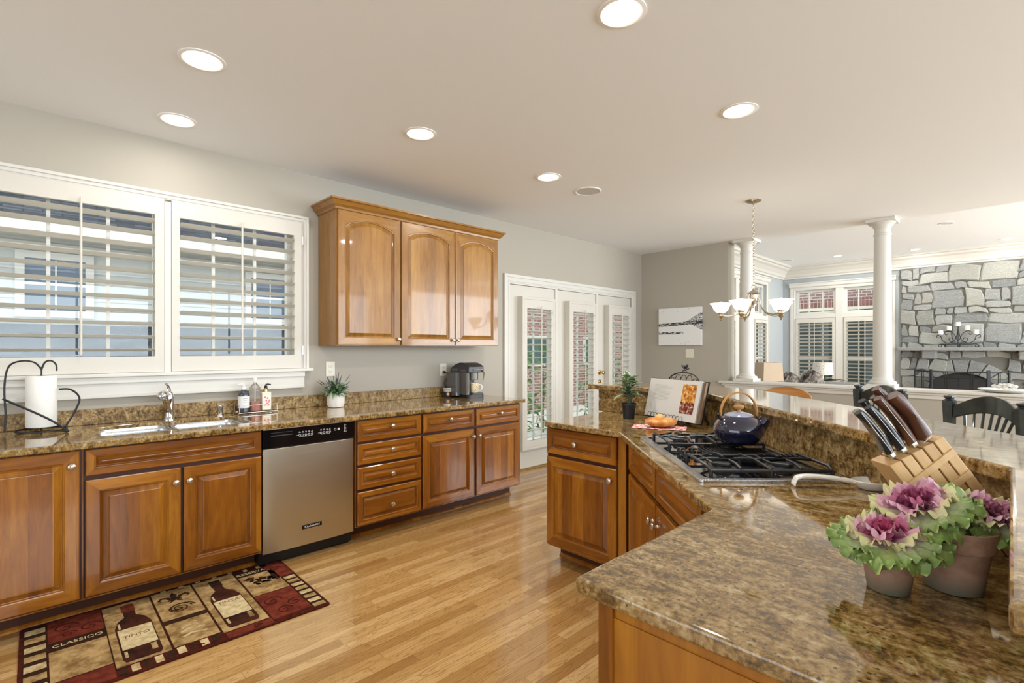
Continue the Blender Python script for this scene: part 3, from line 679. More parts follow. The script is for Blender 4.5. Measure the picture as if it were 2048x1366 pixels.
#PART3
# ------------------------------------------------------------------ exterior
def outside():
    struct(MB().box(-30, -.15, -25, 40, -.4, -.25).build('trim_7', mat('patio_paving', (214, 210, 200), .8)))
    struct(MB().box(-.15, 25, 12.66, 40, -.4, -.25).build('trim_8', mat('patio_paving_2', (214, 210, 200), .8)))
    t = thing('neighbour_house', 'white sided neighbouring house with slate grey shingle roofs seen through the kitchen shutters', 'house', (-6, 0, 0))
    b = MB(); n = 40
    for i in range(n):
        z = -.3+i*.14; b.add([(0, -14, z), (0, 6.6, z), (.0, 6.6, z+.14), (.0, -14, z+.14), (.018, -14, z), (.018, 6.6, z)], [(4, 5, 2, 3), (0, 1, 5, 4)])
    b.build('siding', siding, t)
    b = MB(); b.add([(0, -14, 2.95), (.65, -14, 2.95), (.65, 6.9, 2.95), (0, 6.9, 2.95)], [(0, 1, 2, 3)]); b.box(.62, .78, -14, 6.9, 2.93, 3.09); b.box(.0, .019, -14, 6.6, 2.79, 2.9); b.build('gutter', trimm, t)
    MB().add([(.76, -14, 3.08), (.76, 6.9, 3.08), (-6, 6.9, 7.2), (-6, -14, 7.2)], [(0, 1, 2, 3)]) and None
    b = MB(); b.add([(.76, -14, 3.06), (.76, 6.9, 3.06), (-6, 6.9, 7.2), (-6, -14, 7.2), (.76, -14, 3.10), (.76, 6.9, 3.10), (-6, 6.9, 7.26), (-6, -14, 7.26)], [(0, 1, 2, 3), (4, 5, 6, 7), (0, 1, 5, 4), (3, 2, 6, 7)]); b.build('upper_roof', SH, t)
    b = MB(); b.add([(.02, -3.0, 1.72), (.02, 6.4, 1.72), (2.2, 6.4, .4), (2.2, -4.4, .4), (.02, -3.0, 1.68), (.02, 6.4, 1.68), (2.2, 6.4, .34), (2.2, -4.4, .34)], [(0, 1, 2, 3), (4, 5, 6, 7), (3, 2, 6, 7), (1, 2, 6, 5), (0, 3, 7, 4)]); b.box(.02, 2.0, -2.8, 6.2, -.25, .4); b.build('porch_roof', SH, t)
    for y0 in (-3.02, -.08, 2.9):
        f = MB(); f.T = Matrix.Rotation(PI/2, 4, 'Z'); ring_xz(f, y0, y0+.86, 1.82, 2.76, .1, .1, .1, .1, -.06, -.02); f.T = Matrix(); f.box(.02, .05, y0+.1, y0+.76, 2.28, 2.32)
        f.box(.02, .045, y0+.42, y0+.44, 1.93, 2.65); w_ = f.build('window', trimm, t)
        MB().box(.02, .035, y0+.1, y0+.76, 1.92, 2.66).build('pane', mat('dusk_pane', (96, 110, 128), .15), w_)
    t = thing('brick_building', 'red brick building seen through the french doors', 'house', (-5, 7.0, 0))
    MB().box(-.3, 0, 0, 8.6, -.3, 4.2).build('wall', bry, t)
    for y0 in (2.2, 4.6, 7.4):
        f = MB(); f.box(0, .05, y0-.08, y0+1.08, .9, 1.7); w_ = f.build('window', trimm, t); MB().box(.05, .06, y0, y0+1, .98, 1.62).build('pane', mat('green_pane', (84, 104, 100), .15), w_)
    t = thing('brick_house', 'brick house wall with a soldier course seen through the family room windows', 'house', (0, 15.8, 0))
    MB().box(-6, 8, 0, .3, 2.70, 6).build('wall', brx, t)
    m = brick('soldier_brick', (150, 100, 92), (110, 76, 72), (205, 200, 192), 1, 0)
    for nd in m.node_tree.nodes:
        if nd.type == 'TEX_BRICK': nd.inputs['Scale'].default_value = 1; nd.inputs['Brick Width'].default_value = .085; nd.inputs['Row Height'].default_value = .24; nd.inputs['Mortar Size'].default_value = .006; nd.offset = 0
    MB().box(-6, 8, -.01, .3, 2.48, 2.70).build('soldier_course', m, t)
    MB().box(-6, 8, -.05, .3, 2.40, 2.48).build('lintel', mat('cream_lintel', (220, 216, 196), .6), t)
    b = MB()
    for x in range(-6, 9): b.box(x-.1, x+.1, 0, .28, -.3, 2.40)
    for z in (.2, .75, 1.3, 1.85, 2.3): b.box(-6, 8, .04, .24, z-.03, z+.03)
    b.build('garage_frame', mat('green_grey_door', (72, 84, 84), .5), t); MB().box(-6, 8, .1, .2, -.3, 2.40).build('garage_door', mat('dark_green_glass', (58, 70, 68), .25), t)
outside()
def bush(loc, r, h, label, n=420, seed=1, cols=((70, 110, 50), (110, 150, 80))):
    rd = random.Random(seed); b = MB()
    for i in range(n):
        a = rd.uniform(0, 2*PI); z = h*rd.random(); rr = r*math.sqrt(max(0, 1-(z/h-.45)**2*2.2))*rd.uniform(.6, 1)
        c = Vector((rr*math.cos(a), rr*math.sin(a), z)); s_ = rd.uniform(.05, .11); u = Vector((rd.uniform(-1, 1), rd.uniform(-1, 1), rd.uniform(-.4, 1))).normalized(); v = u.cross(Vector((rd.random(), rd.random(), rd.random()))).normalized()
        q = b.add([c-u*s_, c+v*s_*.4, c+u*s_, c-v*s_*.4], [(0, 1, 2, 3)]); t_ = rd.random(); cc = lin(tuple(cols[0][j]*(1-t_)+cols[1][j]*t_ for j in range(3)))
        for j in range(4): b.c[q+j] = cc
    q0 = len(b.v); b.tube([(0, 0, -.0), (0, 0, h*.7)], .03, 6)
    for j in range(q0, len(b.v)): b.c[j] = lin((90, 70, 50))
    o = b.build('garden_shrub', LEAF); o.location = loc; return tag(o, label, 'shrub', 'green shrubs outside the french doors')
bush((-2.6, 7.2, -.25), .6, 1.7, 'green shrub outside the first french door', seed=3)
bush((-2.3, 9.0, -.25), .7, 1.9, 'green shrub outside the middle french door', seed=4)
#PART4
# ------------------------------------------------------------------ things by the sink
def spoon_path(pts, n=6):
    """Catmull-Rom through points"""
    P = [Vector(p) for p in pts]; out = []
    for i in range(len(P)-1):
        a, b_, c, d_ = P[max(i-1, 0)], P[i], P[i+1], P[min(i+2, len(P)-1)]
        for q in range(n):
            t_ = q/n; out.append(.5*((2*b_)+(c-a)*t_+(2*a-5*b_+4*c-d_)*t_*t_+(3*b_-a-3*c+d_)*t_**3))
    out.append(P[-1]); return out
# faucet
t = thing('faucet', 'chrome single lever faucet with a pull-out spray head behind the sink', 'faucet', (.10, .68, ZT))
MB().lathe([(.034, 0), (.034, .006), (.028, .014), (.025, .03), (.025, .09), (.0275, .13), (.026, .16), (.02, .178), (.008, .187), (.001, .188)], 28).build('body', chrome, t, True)
MB().tube(spoon_path([(.0, -.006, .055), (.05, -.02, .10), (.105, -.04, .15), (.13, -.05, .172)]), [.019]*6+[.0175]*6+[.019]*6+[.02], 14).build('spout', chrome, t, True)
b = MB(); b.sphere((0, 0, 0), .03, 12, sc=(1.25, 1, .92)); h = b.build('spray_head', chrome, t, True, loc=(.155, -.06, .172)); h.rotation_euler = (0, .3, -.4)
MB().tube(spoon_path([(0, 0, .18), (-.004, -.002, .205), (.012, -.010, .222), (.035, -.022, .235)]), [.012]*6+[.009]*6+[.0075]*6+[.009], 10, sy=.8).build('lever', chrome, t, True)
# undermount soap pump
t = thing('soap_pump', 'small steel soap dispenser pump in the granite behind the sink', 'soap dispenser', (.12, .968, ZT))
MB().lathe([(.022, 0), (.022, .006), (.016, .012), (.0155, .05), (.018, .054), (.018, .072), (.013, .078), (.001, .079)], 20).build('pump_body', nickel, t, True)
MB().tube([(0, 0, .07), (.02, .012, .072), (.042, .024, .068)], .0045, 8).build('nozzle', nickel, t, True)
# paper towel holder and roll
t = thing('paper_towel_holder', 'black wire paper towel holder with curly wires at the left end of the worktop', 'paper towel holder', (.17, .075, ZT))
W_ = .0045
MB().tube([(.115*math.cos(a), .105*math.sin(a)+.0, .012) for a in [2*PI*i/40 for i in range(40)]], W_, 6, closed=True).tube([(-.11, 0, .012), (.11, 0, .012)], W_, 6).build('base_ring', blkm, t, True)
MB().tube([(0, 0, .012), (0, 0, .36)], .004, 8).build('post', blkm, t, True)
MB().tube(spoon_path([(0, 0, .345), (.0, -.03, .385), (.0, -.085, .392), (.0, -.13, .36), (.0, -.145, .25), (.0, -.14, .10), (.0, -.145, .012)]), W_, 8).tube(spoon_path([(0, 0, .345), (0, .015, .385), (0, .04, .392), (0, .06, .37), (0, .062, .335)]), W_, 8).build('top_curls', blkm, t, True)
MB().tube(spoon_path([(.10, -.15, .2), (.12, .02, .085), (.13, .1, .012)]), W_*1.2, 8).tube(spoon_path([(.05, .07, .235), (.06, .12, .23), (.08, .155, .18), (.10, .13, .10), (.125, .1, .045), (.13, .1, .012)]), W_*1.1, 8).sphere((.13, .1, .010), .009, 8).build('leaf_wires', blkm, t, True)
towel = mat('paper_towel', (240, 238, 232), .9); k = NT(towel); k.bump(k.noise(k.coords(), 180, 2), .3, .002)
o = MB().lathe([(.02, 0), (.064, 0), (.0655, .003), (.0655, .277), (.064, .28), (.02, .28)], 40, cap=False).build('paper_towel_roll', towel, None, True, loc=(.17, .075, ZT+.03))
tag(o, 'white paper towel roll standing on the black wire holder', 'paper towel')
# soap bottles in a wire caddy
t = thing('wire_caddy', 'clear wire caddy holding three soap bottles right of the sink', 'caddy', (.115, 1.19, ZT))
silver = nickel
b = MB()
for z in (.012, .062): b.tube([(x, y, z) for x, y in ((-.05, -.115), (.055, -.115), (.055, .135), (-.05, .135))], .0022, 6, closed=True)
for x, y in ((-.05, -.115), (.055, -.115), (.055, .135), (-.05, .135)): b.tube([(x*1.12, y*1.06, 0.002), (x, y, .02), (x, y, .062)], .0022, 6)
for q in range(5): b.tube([(-.05, -.07+.045*q, .012), (.055, -.07+.045*q, .012)], .0018, 5)
b.build('wire_frame', silver, t, True)
navy = mat('dark_grey_soap', (58, 60, 70), .2, coat=.3); orange = mat('orange_soap', (206, 92, 48), .15, coat=.5)
clearp = mat('clear_plastic', (232, 228, 222), .08, trans=.85, ior=1.3); cream = mat('cream_soap', (232, 222, 196), .2, coat=.3); lab = mat('soap_label', (232, 232, 232), .5)
z0 = ZT+.015
t = thing('soap_bottle', 'dark soap bottle with a white pump and white label, left of the three bottles', 'soap bottle', (.12, 1.118, z0))
MB().lathe([(.034, 0), (.037, .004), (.037, .118), (.034, .134), (.024, .148), (.016, .153), (.016, .16)], 28).build('bottle', navy, t, True)
MB().lathe([(.0376, .03), (.0376, .112)], 28, cap=False).build('label', lab, t, True)
MB().lathe([(.017, .158), (.017, .176), (.006, .18), (.006, .192)], 16).tube([(0, 0, .188), (.0, -.006, .196), (.0, -.036, .192)], .0055, 8).build('pump', white, t, True)
b = MB()
for i, w_ in enumerate((.016, .010, .014, .008)): b.box(.0374, .038, -w_, w_, .095-.012*i, .0975-.012*i)
b.build('label_print', mat('grey_print', (120, 122, 130), .6), t)
t = thing('soap_bottle', 'clear bottle half full of orange dish soap, the tall middle one', 'soap bottle', (.112, 1.194, z0))
MB().lathe([(.033, 0), (.036, .004), (.034, .07), (.0335, .11), (.037, .14), (.034, .168), (.018, .19), (.012, .196), (.012, .214)], 28).build('bottle', clearp, t, True)
MB().lathe([(.031, .003), (.0345, .006), (.0325, .068), (.001, .069)], 28).build('soap', orange, t, True)
MB().lathe([(.013, .206), (.014, .208), (.013, .232), (.009, .236)], 16).tube([(0, 0, .06), (0, 0, .2)], .003, 6).build('cap', white, t, True)
t = thing('soap_bottle', 'cream soap bottle with pink blossom label and black pump, right of the three', 'soap bottle', (.115, 1.266, z0))
MB().box(-.024, .024, -.032, .032, 0, .132).build('bottle', cream, t, True, bevel=.008, seg=3)
MB().box(.0235, .0248, -.026, .026, .02, .118).build('label', mat('blossom_label', (240, 226, 214), .5), t)
b = MB()
for y, z in ((-.012, .095), (.004, .088), (-.005, .07), (.012, .06), (.0, .05), (-.014, .04), (.01, .038), (.016, .072)):
    for q in range(5): a = 2*PI*q/5; b.sphere((.0252, y+.004*math.cos(a), z+.004*math.sin(a)), .0028, 5, sc=(.3, 1, 1))
b.build('blossoms', mat('pink_ink', (214, 96, 120), .5), t)
MB().lathe([(.016, .13), (.014, .142), (.014, .158), (.012, .16)], 16).build('collar', brass, t, True)
MB().lathe([(.011, .158), (.011, .176), (.005, .178), (.005, .186)], 14).tube([(0, 0, .184), (0, .012, .188), (0, .034, .183)], .005, 8).build('pump', blkp, t, True)

# ------------------------------------------------------------------ plants
def leafquad(b, base, d, L, w, col, up=Vector((0, 0, 1)), droop=0, edge=None, n=5, fold=.25):
    """tapered leaf strip from base along d"""
    d = Vector(d).normalized(); s_ = d.cross(up)
    s_ = s_.normalized() if s_.length > 1e-3 else Vector((1, 0, 0)); nrm = s_.cross(d)
    q0 = len(b.v); vs = []
    for i in range(n+1):
        u = i/n; p = Vector(base)+d*L*u-Vector((0, 0, 1))*droop*u*u*L; ww = w*math.sin(PI*min(1, .08+u*.92))**.8 if u < 1 else 0
        for e in (-1, -.55, 0, .55, 1): vs.append(p+s_*ww*.5*e+nrm*abs(e)*ww*fold)
    fs = [(i*5+j, i*5+j+1, i*5+j+6, i*5+j+5) for i in range(n) for j in range(4)]
    b.add(vs, fs)
    for i in range(n+1):
        for j in range(5): b.c[q0+i*5+j] = (edge if (edge and j in (0, 4)) else col)
def jit(c, rd, a=18): v = rd.uniform(-a, a); return lin(tuple(max(0, min(255, x+v)) for x in c))
# lavender arrangement
def lavender():
    rd = random.Random(11)
    t = thing('potted_lavender', 'artificial lavender in a rounded white pot on the window wall worktop', 'potted plant', (.17, 1.768, ZT))
    MB().lathe([(.046, 0), (.058, .004), (.066, .03), (.068, .06), (.066, .105), (.062, .112), (.058, .108), (.056, .095), (.001, .094)], 36).build('pot', mat('matte_white_pot', (232, 228, 220), .55), t, True)
    b = MB(); f = MB()
    for i in range(260):
        a = rd.uniform(0, 2*PI); e = rd.uniform(-.05, 1.2); r = rd.uniform(.0, .045)
        p = (r*math.cos(a), r*math.sin(a), .098+rd.uniform(0, .05)); d = (math.cos(a)*math.cos(e), math.sin(a)*math.cos(e), math.sin(e))
        leafquad(b, p, d, rd.uniform(.05, .115), rd.uniform(.010, .022), jit(rd.choice([(96, 130, 84), (128, 158, 112), (70, 100, 66), (168, 190, 160)]), rd), droop=rd.uniform(0, .5))
    for i in range(15):
        a = rd.uniform(0, 2*PI) if i > 3 else (PI/2 if i % 2 else -PI/2)+rd.uniform(-.4, .4); e = rd.uniform(.55, 1.45); L_ = rd.uniform(.13, .2); d = Vector((math.cos(a)*math.cos(e), math.sin(a)*math.cos(e), math.sin(e)))
        p = Vector((0, 0, .1)); q0 = len(b.v); b.tube([p, p+d*L_*.6, p+d*L_], .0015, 5)
        for j in range(q0, len(b.v)): b.c[j] = lin((90, 110, 80))
        for q in range(9):
            z = p+d*(L_*.72+q*.0055); q0 = len(f.v); f.sphere(z, .0048*(1-q/14), 4)
            for j in range(q0, len(f.v)): f.c[j] = lin(rd.choice([(74, 62, 84), (96, 82, 108), (60, 52, 66)]))
    for a, h in ((2.6, .15), (-1.2, .16), (0.3, .14), (-2.2, .17), (1.3, .17)):
        for q in range(16):
            z = Vector((.045*math.cos(a)+rd.uniform(-.012, .012), .06*math.sin(a)+rd.uniform(-.012, .012), h+rd.uniform(-.018, .02))); q0 = len(f.v); f.sphere(z, .006, 4)
            for j in range(q0, len(f.v)): f.c[j] = lin(rd.choice([(150, 116, 140), (186, 160, 180), (224, 220, 224)]))
    b.build('foliage', LEAF, t, True); f.build('flower_spikes', LEAF, t, True)
lavender()
def variegated():
    rd = random.Random(5)
    t = thing('potted_plant', 'small variegated leafy plant in a black nursery pot on the peninsula', 'potted plant', (2.135, 2.862, ZT))
    MB().lathe([(.034, 0), (.036, .002), (.045, .09), (.049, .09), (.049, .102), (.045, .102), (.043, .092), (.001, .09)], 30).build('pot', blkp, t, True)
    b = MB(); q0 = 0
    b.tube([(0, 0, .09), (.004, .0, .16), (-.002, .002, .24)], .007, 8); b.tube([(.0, 0, .09), (.012, .008, .15)], .012, 8)
    for j in range(len(b.v)): b.c[j] = lin((58, 70, 52))
    for i in range(46):
        a = i*2.4+rd.uniform(-.3, .3); h = .135+.12*(i/46); e = rd.uniform(.05, .7)+.7*(i/46)**2
        L_ = rd.uniform(.085, .13)*(1 if i < 36 else .85)
        leafquad(b, (0, 0, h), (math.cos(a)*math.cos(e), math.sin(a)*math.cos(e), math.sin(e)), L_, rd.uniform(.046, .062), jit(rd.choice([(74, 104, 68), (110, 134, 92), (60, 86, 58)]), rd), droop=.3, edge=jit((224, 228, 188), rd), fold=.12)
    b.build('foliage', LEAF, t, True)
variegated()
def kale(b, c, R, H, tilt, rd, purple):
    """ruffled rosette: cupped leaves in whorls, pink heart to green rim"""
    T = Matrix.Translation(c) @ tilt
    rings = [(4, .08, .42, 1.15), (5, .2, .60, .92), (6, .34, .78, .68), (7, .50, .92, .44), (7, .64, 1.08, .22), (8, .74, 1.2, .04)]
    pal = [purple, tuple((x+y)/2 for x, y in zip(purple, (228, 160, 190))), (228, 184, 200), (238, 230, 208), (224, 226, 158), (110, 142, 66)]
    for ri, (n, r0, ln, el) in enumerate(rings):
        for i in range(n):
            a = 2*PI*(i+.5*(ri % 2))/n+rd.uniform(-.12, .12); e = el+rd.uniform(-.12, .12); L_ = R*ln*rd.uniform(.85, 1.1)*.72; Wd = R*(.50+.13*ri)
            d = Vector((math.cos(a)*math.cos(e), math.sin(a)*math.cos(e), math.sin(e))); s_ = Vector((-math.sin(a), math.cos(a), 0)); nr = s_.cross(d)
            base = Vector((math.cos(a)*R*r0*.35, math.sin(a)*R*r0*.35, .0+H*(.30-.04*ri))); nu, nv = 13, 22; vs = []; q0 = len(b.v); ph = rd.uniform(0, 6)
            for u_ in range(nu+1):
                u = u_/nu; wd = Wd*(.22+.80*math.sin(PI*(.08+.60*u)))
                for v_ in range(nv+1):
                    v = 2*v_/nv-1; ruf = (u**1.8)*R*(.035+.008*ri)*math.sin(v*13+ph+u*3)+(abs(v)**2*u)*R*.08*math.sin(u*12+ph)
                    tip = 1-.16*v*v-.14*v**4+.05*math.sin(v*10+ph)
                    p = base+d*L_*u*tip+s_*wd*.5*v*(1-.25*u*u)+nr*(ruf+abs(v)**2*wd*.20)-Vector((0, 0, 1))*(u*u*L_*(.05 if ri < 4 else .16))
                    vs.append(T @ p)
            fs = [(i_*(nv+1)+j, i_*(nv+1)+j+1, (i_+1)*(nv+1)+j+1, (i_+1)*(nv+1)+j) for i_ in range(nu) for j in range(nv)]
            b.add(vs, fs)
            inn = pal[max(0, ri-1)]; out = pal[min(5, ri+(1 if ri > 2 else 0))]
            for u_ in range(nu+1):
                for v_ in range(nv+1):
                    m_ = max(u_/nu, abs(2*v_/nv-1)*(u_/nu)**.5)**1.6; m_ = min(1, max(0, m_+rd.uniform(-.12, .12)))
                    rim = (206, 214, 140) if ri > 3 and u_ == nu and rd.random() < .35 else out
                    b.c[q0+u_*(nv+1)+v_] = lin(tuple(inn[j]*(1-m_)+rim[j]*m_ for j in range(3)))
terra = mat('aged_terracotta', (150, 112, 88), .8); k = NT(terra); tc = k.node('ShaderNodeTexCoord'); sp = k.node('ShaderNodeSeparateXYZ'); k.link(tc.outputs['Object'], sp.inputs[0])
nz = k.noise(k.coords(), 26, 5, .6); mm = k.math('ADD', k.math('MULTIPLY', sp.outputs[2], -22), k.math('ADD', k.math('MULTIPLY', nz, 1.2), .25))
mc = k.node('ShaderNodeClamp'); k.link(mm, mc.inputs[0])
k.color(k.mix(mc.outputs[0], k.ramp(nz, [(.3, (138, 104, 84)), (.6, (172, 140, 118))]), lin((82, 94, 78)))); k.bump(nz, .2, .003)
def potk(x, y, s_, label, heads, seed):
    rd = random.Random(seed)
    t = thing('potted_ornamental_kale', label, 'potted plant', (x, y, ZT))
    MB().lathe([(.031*s_, 0), (.034*s_, .002), (.043*s_, .062*s_), (.0475*s_, .064*s_), (.0515*s_, .092*s_), (.047*s_, .092*s_), (.044*s_, .075*s_), (.001, .074*s_)], 40).build('pot', terra, t, True)
    MB().lathe([(.044*s_, .072*s_), (.03*s_, .08*s_), (.001, .082*s_)], 24).build('soil', mat('dark_soil', (28, 24, 20), .95), t, True)
    for (c, R, H, tl, pc) in heads:
        b = MB(); b.tube([(0, 0, .07*s_), Vector(c)+Vector((0, 0, .005))], .006, 8)
        for j in range(len(b.v)): b.c[j] = lin((110, 140, 80))
        kale(b, Vector(c), R, H, tl, rd, pc); b.build('kale_head', LEAF, t, True)
rx = Matrix.Rotation
potk(3.793, 1.19, 1.0, 'ornamental kale in the smaller clay pot at the front, one pink head', [((-.004, 0, .094), .088, .04, rx(.14, 4, 'X') @ rx(-.06, 4, 'Y'), (176, 60, 104))], 3)
potk(3.878, 1.288, 1.32, 'ornamental kale in the larger clay pot behind, two heads, in front of the knives', [((-.050, -.005, .138), .092, .05, rx(.25, 4, 'X') @ rx(-.30, 4, 'Y'), (160, 62, 104)), ((.050, .055, .128), .082, .05, rx(.2, 4, 'X') @ rx(.30, 4, 'Y'), (160, 96, 120))], 8)

# ------------------------------------------------------------------ coffee corner
t = thing('coffee_maker', 'grey and black single cup coffee maker on the window wall worktop', 'coffee maker', (.215, 3.05, ZT), PI/2)
cg = mat('graphite_plastic', (92, 88, 84), .3, coat=.3); cd_ = mat('dark_graphite', (48, 48, 50), .3)
# local -Y is the front
MB().prism(rrect(-.10, .10, -.15, .14, .03), 0, .03).build('base', blkp, t, bevel=.004)
b = MB(); b.prism(rrect(-.095, .095, -.01, .13, .03), .03, .27); b.build('tower', cg, t, bevel=.004)
b = MB(); b.prism(rrect(-.095, -.055, -.12, .0, .015), .03, .26); b.build('side_column', cg, t, bevel=.003)
b = MB(); n = 14; vs = []
for i in range(n+1):
    u = i/n; y = -.145+.28*u; z = .262+.066*math.sin(PI*(u*.8+.15))
    vs += [(-.096, y, .235), (.096, y, .235), (.09, y, z), (-.09, y, z)]
fs = [(4*i+j, 4*i+(j+1) % 4, 4*i+4+(j+1) % 4, 4*i+4+j) for i in range(n) for j in range(4)]+[(0, 1, 2, 3), (4*n+3, 4*n+2, 4*n+1, 4*n)]
b.add(vs, fs); b.build('lid', cd_, t, True, bevel=.005)
b = MB(); b.cyl((.012, -.08, .165), .05, .08, 28); b.build('brew_head', mat('brew_head_silver', (120, 116, 108), .3, metal=.6), t, True, bevel=.003)
MB().box(-.05, .085, -.012, -.008, .035, .2).build('back_panel', blkp, t)
b = MB(); b.tube([(.09, -.135, .16), (.094, -.148, .23), (.06, -.155, .262), (-.04, -.155, .262)], .005, 8); b.build('chrome_handle', chrome, t, True)
b = MB(); b.prism(rrect(-.05, .09, -.145, -.02, .02), .03, .042); b.build('drip_tray', cd_, t)
b = MB(); b.prism(rrect(-.15, -.098, -.03, .12, .015), .02, .235); b.build('water_tank', mat('smoked_plastic', (84, 82, 80), .15, coat=.5), t, bevel=.003)
t = thing('power_cord', 'black power cord plugged into the ivory outlet beside the coffee maker', 'cord', (0, 0, 0))
MB().tube(spoon_path([(.012, 2.93, 1.14), (.045, 2.935, 1.137), (.06, 2.96, 1.12), (.045, 2.93, 1.06), (.05, 2.91, 1.02), (.06, 2.96, .96), (.06, 2.96, ZT+.012)]), .0035, 6).build('cable', blkp, t, True)
MB().box(.008, .03, 2.916, 2.944, 1.126, 1.15).build('plug', blkp, t, bevel=.006)
def mug(name_lab, loc, rz, r, h, m1, extra=None, z=ZT):
    t = thing('coffee_mug', name_lab, 'mug', loc, rz)
    MB().lathe([(r*.72, 0), (r*.8, .002), (r, h*.35), (r, h), (r*.94, h), (r*.92, h*.2), (.001, h*.12)], 30).build('cup', m1, t, True)
    MB().tube(spoon_path([(-r*.95, 0, h*.82), (-r*1.55, 0, h*.8), (-r*1.75, 0, h*.5), (-r*1.45, 0, h*.25), (-r*.95, 0, h*.22)]), .005, 8).build('handle', white, t, True)
    MB().lathe([(r*1.005, h-.004), (r*1.01, h), (r*.97, h+.001)], 30, cap=False).build('rim', white, t, True)
    return t
sm = mat('speckled_cream_glaze', (222, 206, 170), .25, coat=.4); k = NT(sm); vo = k.node('ShaderNodeTexVoronoi'); vo.inputs['Scale'].default_value = 75; k.link(k.coords(), vo.inputs['Vector'])
k.color(k.mix(k.math('LESS_THAN', vo.outputs['Distance'], .26), lin((222, 206, 170)), lin((70, 60, 54))))
mug('cream speckled mug on the drip tray of the coffee maker', (.305, 3.07, ZT+.043), 3.93, .042, .092, sm)
dm = mat('dark_glaze', (36, 38, 46), .2, coat=.4)
t = mug('dark mug with white band and small orange badge left of the coffee maker', (.135, 2.885, ZT), 3.9, .041, .088, dm)
MB().lathe([(.0418, .058), (.0418, .076)], 30, cap=False).build('white_band', white, t, True)
MB().lathe([(.0421, .062), (.0421, .066)], 30, cap=False).build('black_stripe', blkp, t, True)
bb_ = MB(); bb_.T = Matrix.Rotation(PI+.1+PI/2*0, 4, 'Z') @ Matrix.Translation((-.0395, .0, .034)) @ Matrix.Rotation(PI/2, 4, 'Y'); bb_.cyl((0, 0, -.003), .013, .004, 20)
o = bb_.build('badge', mat('amber_badge', (214, 150, 80), .4), t); o.rotation_euler = (0, 0, -(3.9)-.68+0)

# ------------------------------------------------------------------ cookbook on its stand, bread, kettle
t = thing('cookbook_stand', 'black wire cookbook stand with an arched top and a small bird', 'cookbook stand', (2.452, 2.885, ZT), -.35)
ln_ = Matrix.Rotation(-.24, 4, 'X')
def LP_(x, z, y=0): return tuple(ln_ @ Vector((x, y, z)))
arch = [LP_(.135*math.cos(PI*i/24), .245+.0+.075*math.sin(PI*i/24)**.8 if i not in (0, 24) else .20) for i in range(25)]
b = MB(); b.tube([LP_(.14, .02)]+[LP_(.14, .2)]+arch[1:-1]+[LP_(-.14, .2), LP_(-.14, .02)], .004, 8); b.build('frame', blkm, t, True)
b = MB()
for x0 in (-.12, -.072, -.024, .024, .072):
    b.tube([LP_(x0, .10)]+[LP_(x0+.024-.024*math.cos(PI*q/10), .25+.035*math.sin(PI*q/10)+(.02 if abs(x0+.024) < .06 else 0)) for q in range(11)]+[LP_(x0+.048, .10)], .0022, 6)
b.tube([LP_(-.14, .03), LP_(.14, .03)], .0035, 6); b.build('scroll_wires', blkm, t, True)
b = MB(); cx_ = LP_(0, .355); b.sphere((cx_[0], cx_[1], cx_[2]), .013, 8, sc=(1.3, .8, .9)); b.sphere((cx_[0]+.014, cx_[1], cx_[2]+.01), .008, 6); b.tube([cx_, (cx_[0]-.035, cx_[1], cx_[2]+.012)], [.006, .002], 6); b.tube([(cx_[0]-.03, cx_[1], cx_[2]-.026), (cx_[0]+.03, cx_[1], cx_[2]-.008)], .003, 6); b.tube([(cx_[0]-.035, cx_[1], cx_[2]+.006), (cx_[0]+.02, cx_[1], cx_[2]-.038)], .0025, 6)
b.build('bird', blkm, t, True)
b = MB(); b.tube([(-.155+.0022*i+.0, -.075+.019*math.cos(i*.5), .042+.019*math.sin(i*.5)) for i in range(0, 130)], .0016, 5); b.build('spring_rest', blkm, t, True)
for x in (-.14, .14):
    b = MB(); b.tube(spoon_path([(x, .0, .02), (x, -.05, .018), (x, -.085, .012), (x, -.095, .022), (x, -.085, .032), (x, -.077, .026)]), .0035, 8); b.tube(spoon_path([(x, .005, .19), (x, .10, .06), (x, .13, .005), (x, .115, .004)]), .0035, 8); b.build('foot', blkm, t, True)

t = thing('cookbook', 'open cookbook with a food photo on its right page, leaning on the wire stand', 'book', (2.447, 2.858, ZT+.026), -.35)
page = mat('book_page', (206, 204, 198), .6)
def BK(x, z, y): return ln_ @ Vector((x, y, z))
b = MB()
def page_block(x0, x1, t0, t1):
    vs = []; n = 8
    for i in range(n+1):
        u = i/n; th = t0+(t1-t0)*u-.004*math.sin(PI*u)*0; x = x0+(x1-x0)*u
        for z in (0, .245):
            vs += [BK(x, z, -th), BK(x, z, 0)]
    fs = []
    for i in range(n): a = 4*i; c = a+4; fs += [(a, c, c+2, a+2), (a+1, a+3, c+3, c+1), (a, a+1, c+1, c), (a+2, c+2, c+3, a+3)]
    fs += [(0, 2, 3, 1), (4*n, 4*n+1, 4*n+3, 4*n+2)]; b.add(vs, fs)
page_block(-.255, .045, .008, .016); b.build('left_pages', page, t)
b = MB(); page_block(.045, .215, .016, .028); b.build('right_pages', page, t)
b = MB(); b.add([BK(x, z, y) for x, z, y in ((-.262, -.004, .003), (.245, -.004, .003), (.245, .249, .003), (-.262, .249, .003), (-.262, -.004, 0.0), (.245, -.004, 0.0), (.245, .249, 0.0), (-.262, .249, 0.0))], [(0, 1, 2, 3), (4, 5, 6, 7), (0, 1, 5, 4), (1, 2, 6, 5), (2, 3, 7, 6), (3, 0, 4, 7)]); b.build('cover', blkp, t)
b = MB()
for i in range(5): b.add([BK(x, z, y) for x, z, y in ((.215+.005*i, .002, 0), (.219+.005*i, .002, -.02), (.219+.005*i, .243, -.02), (.215+.005*i, .243, 0))], [(0, 1, 2, 3)])
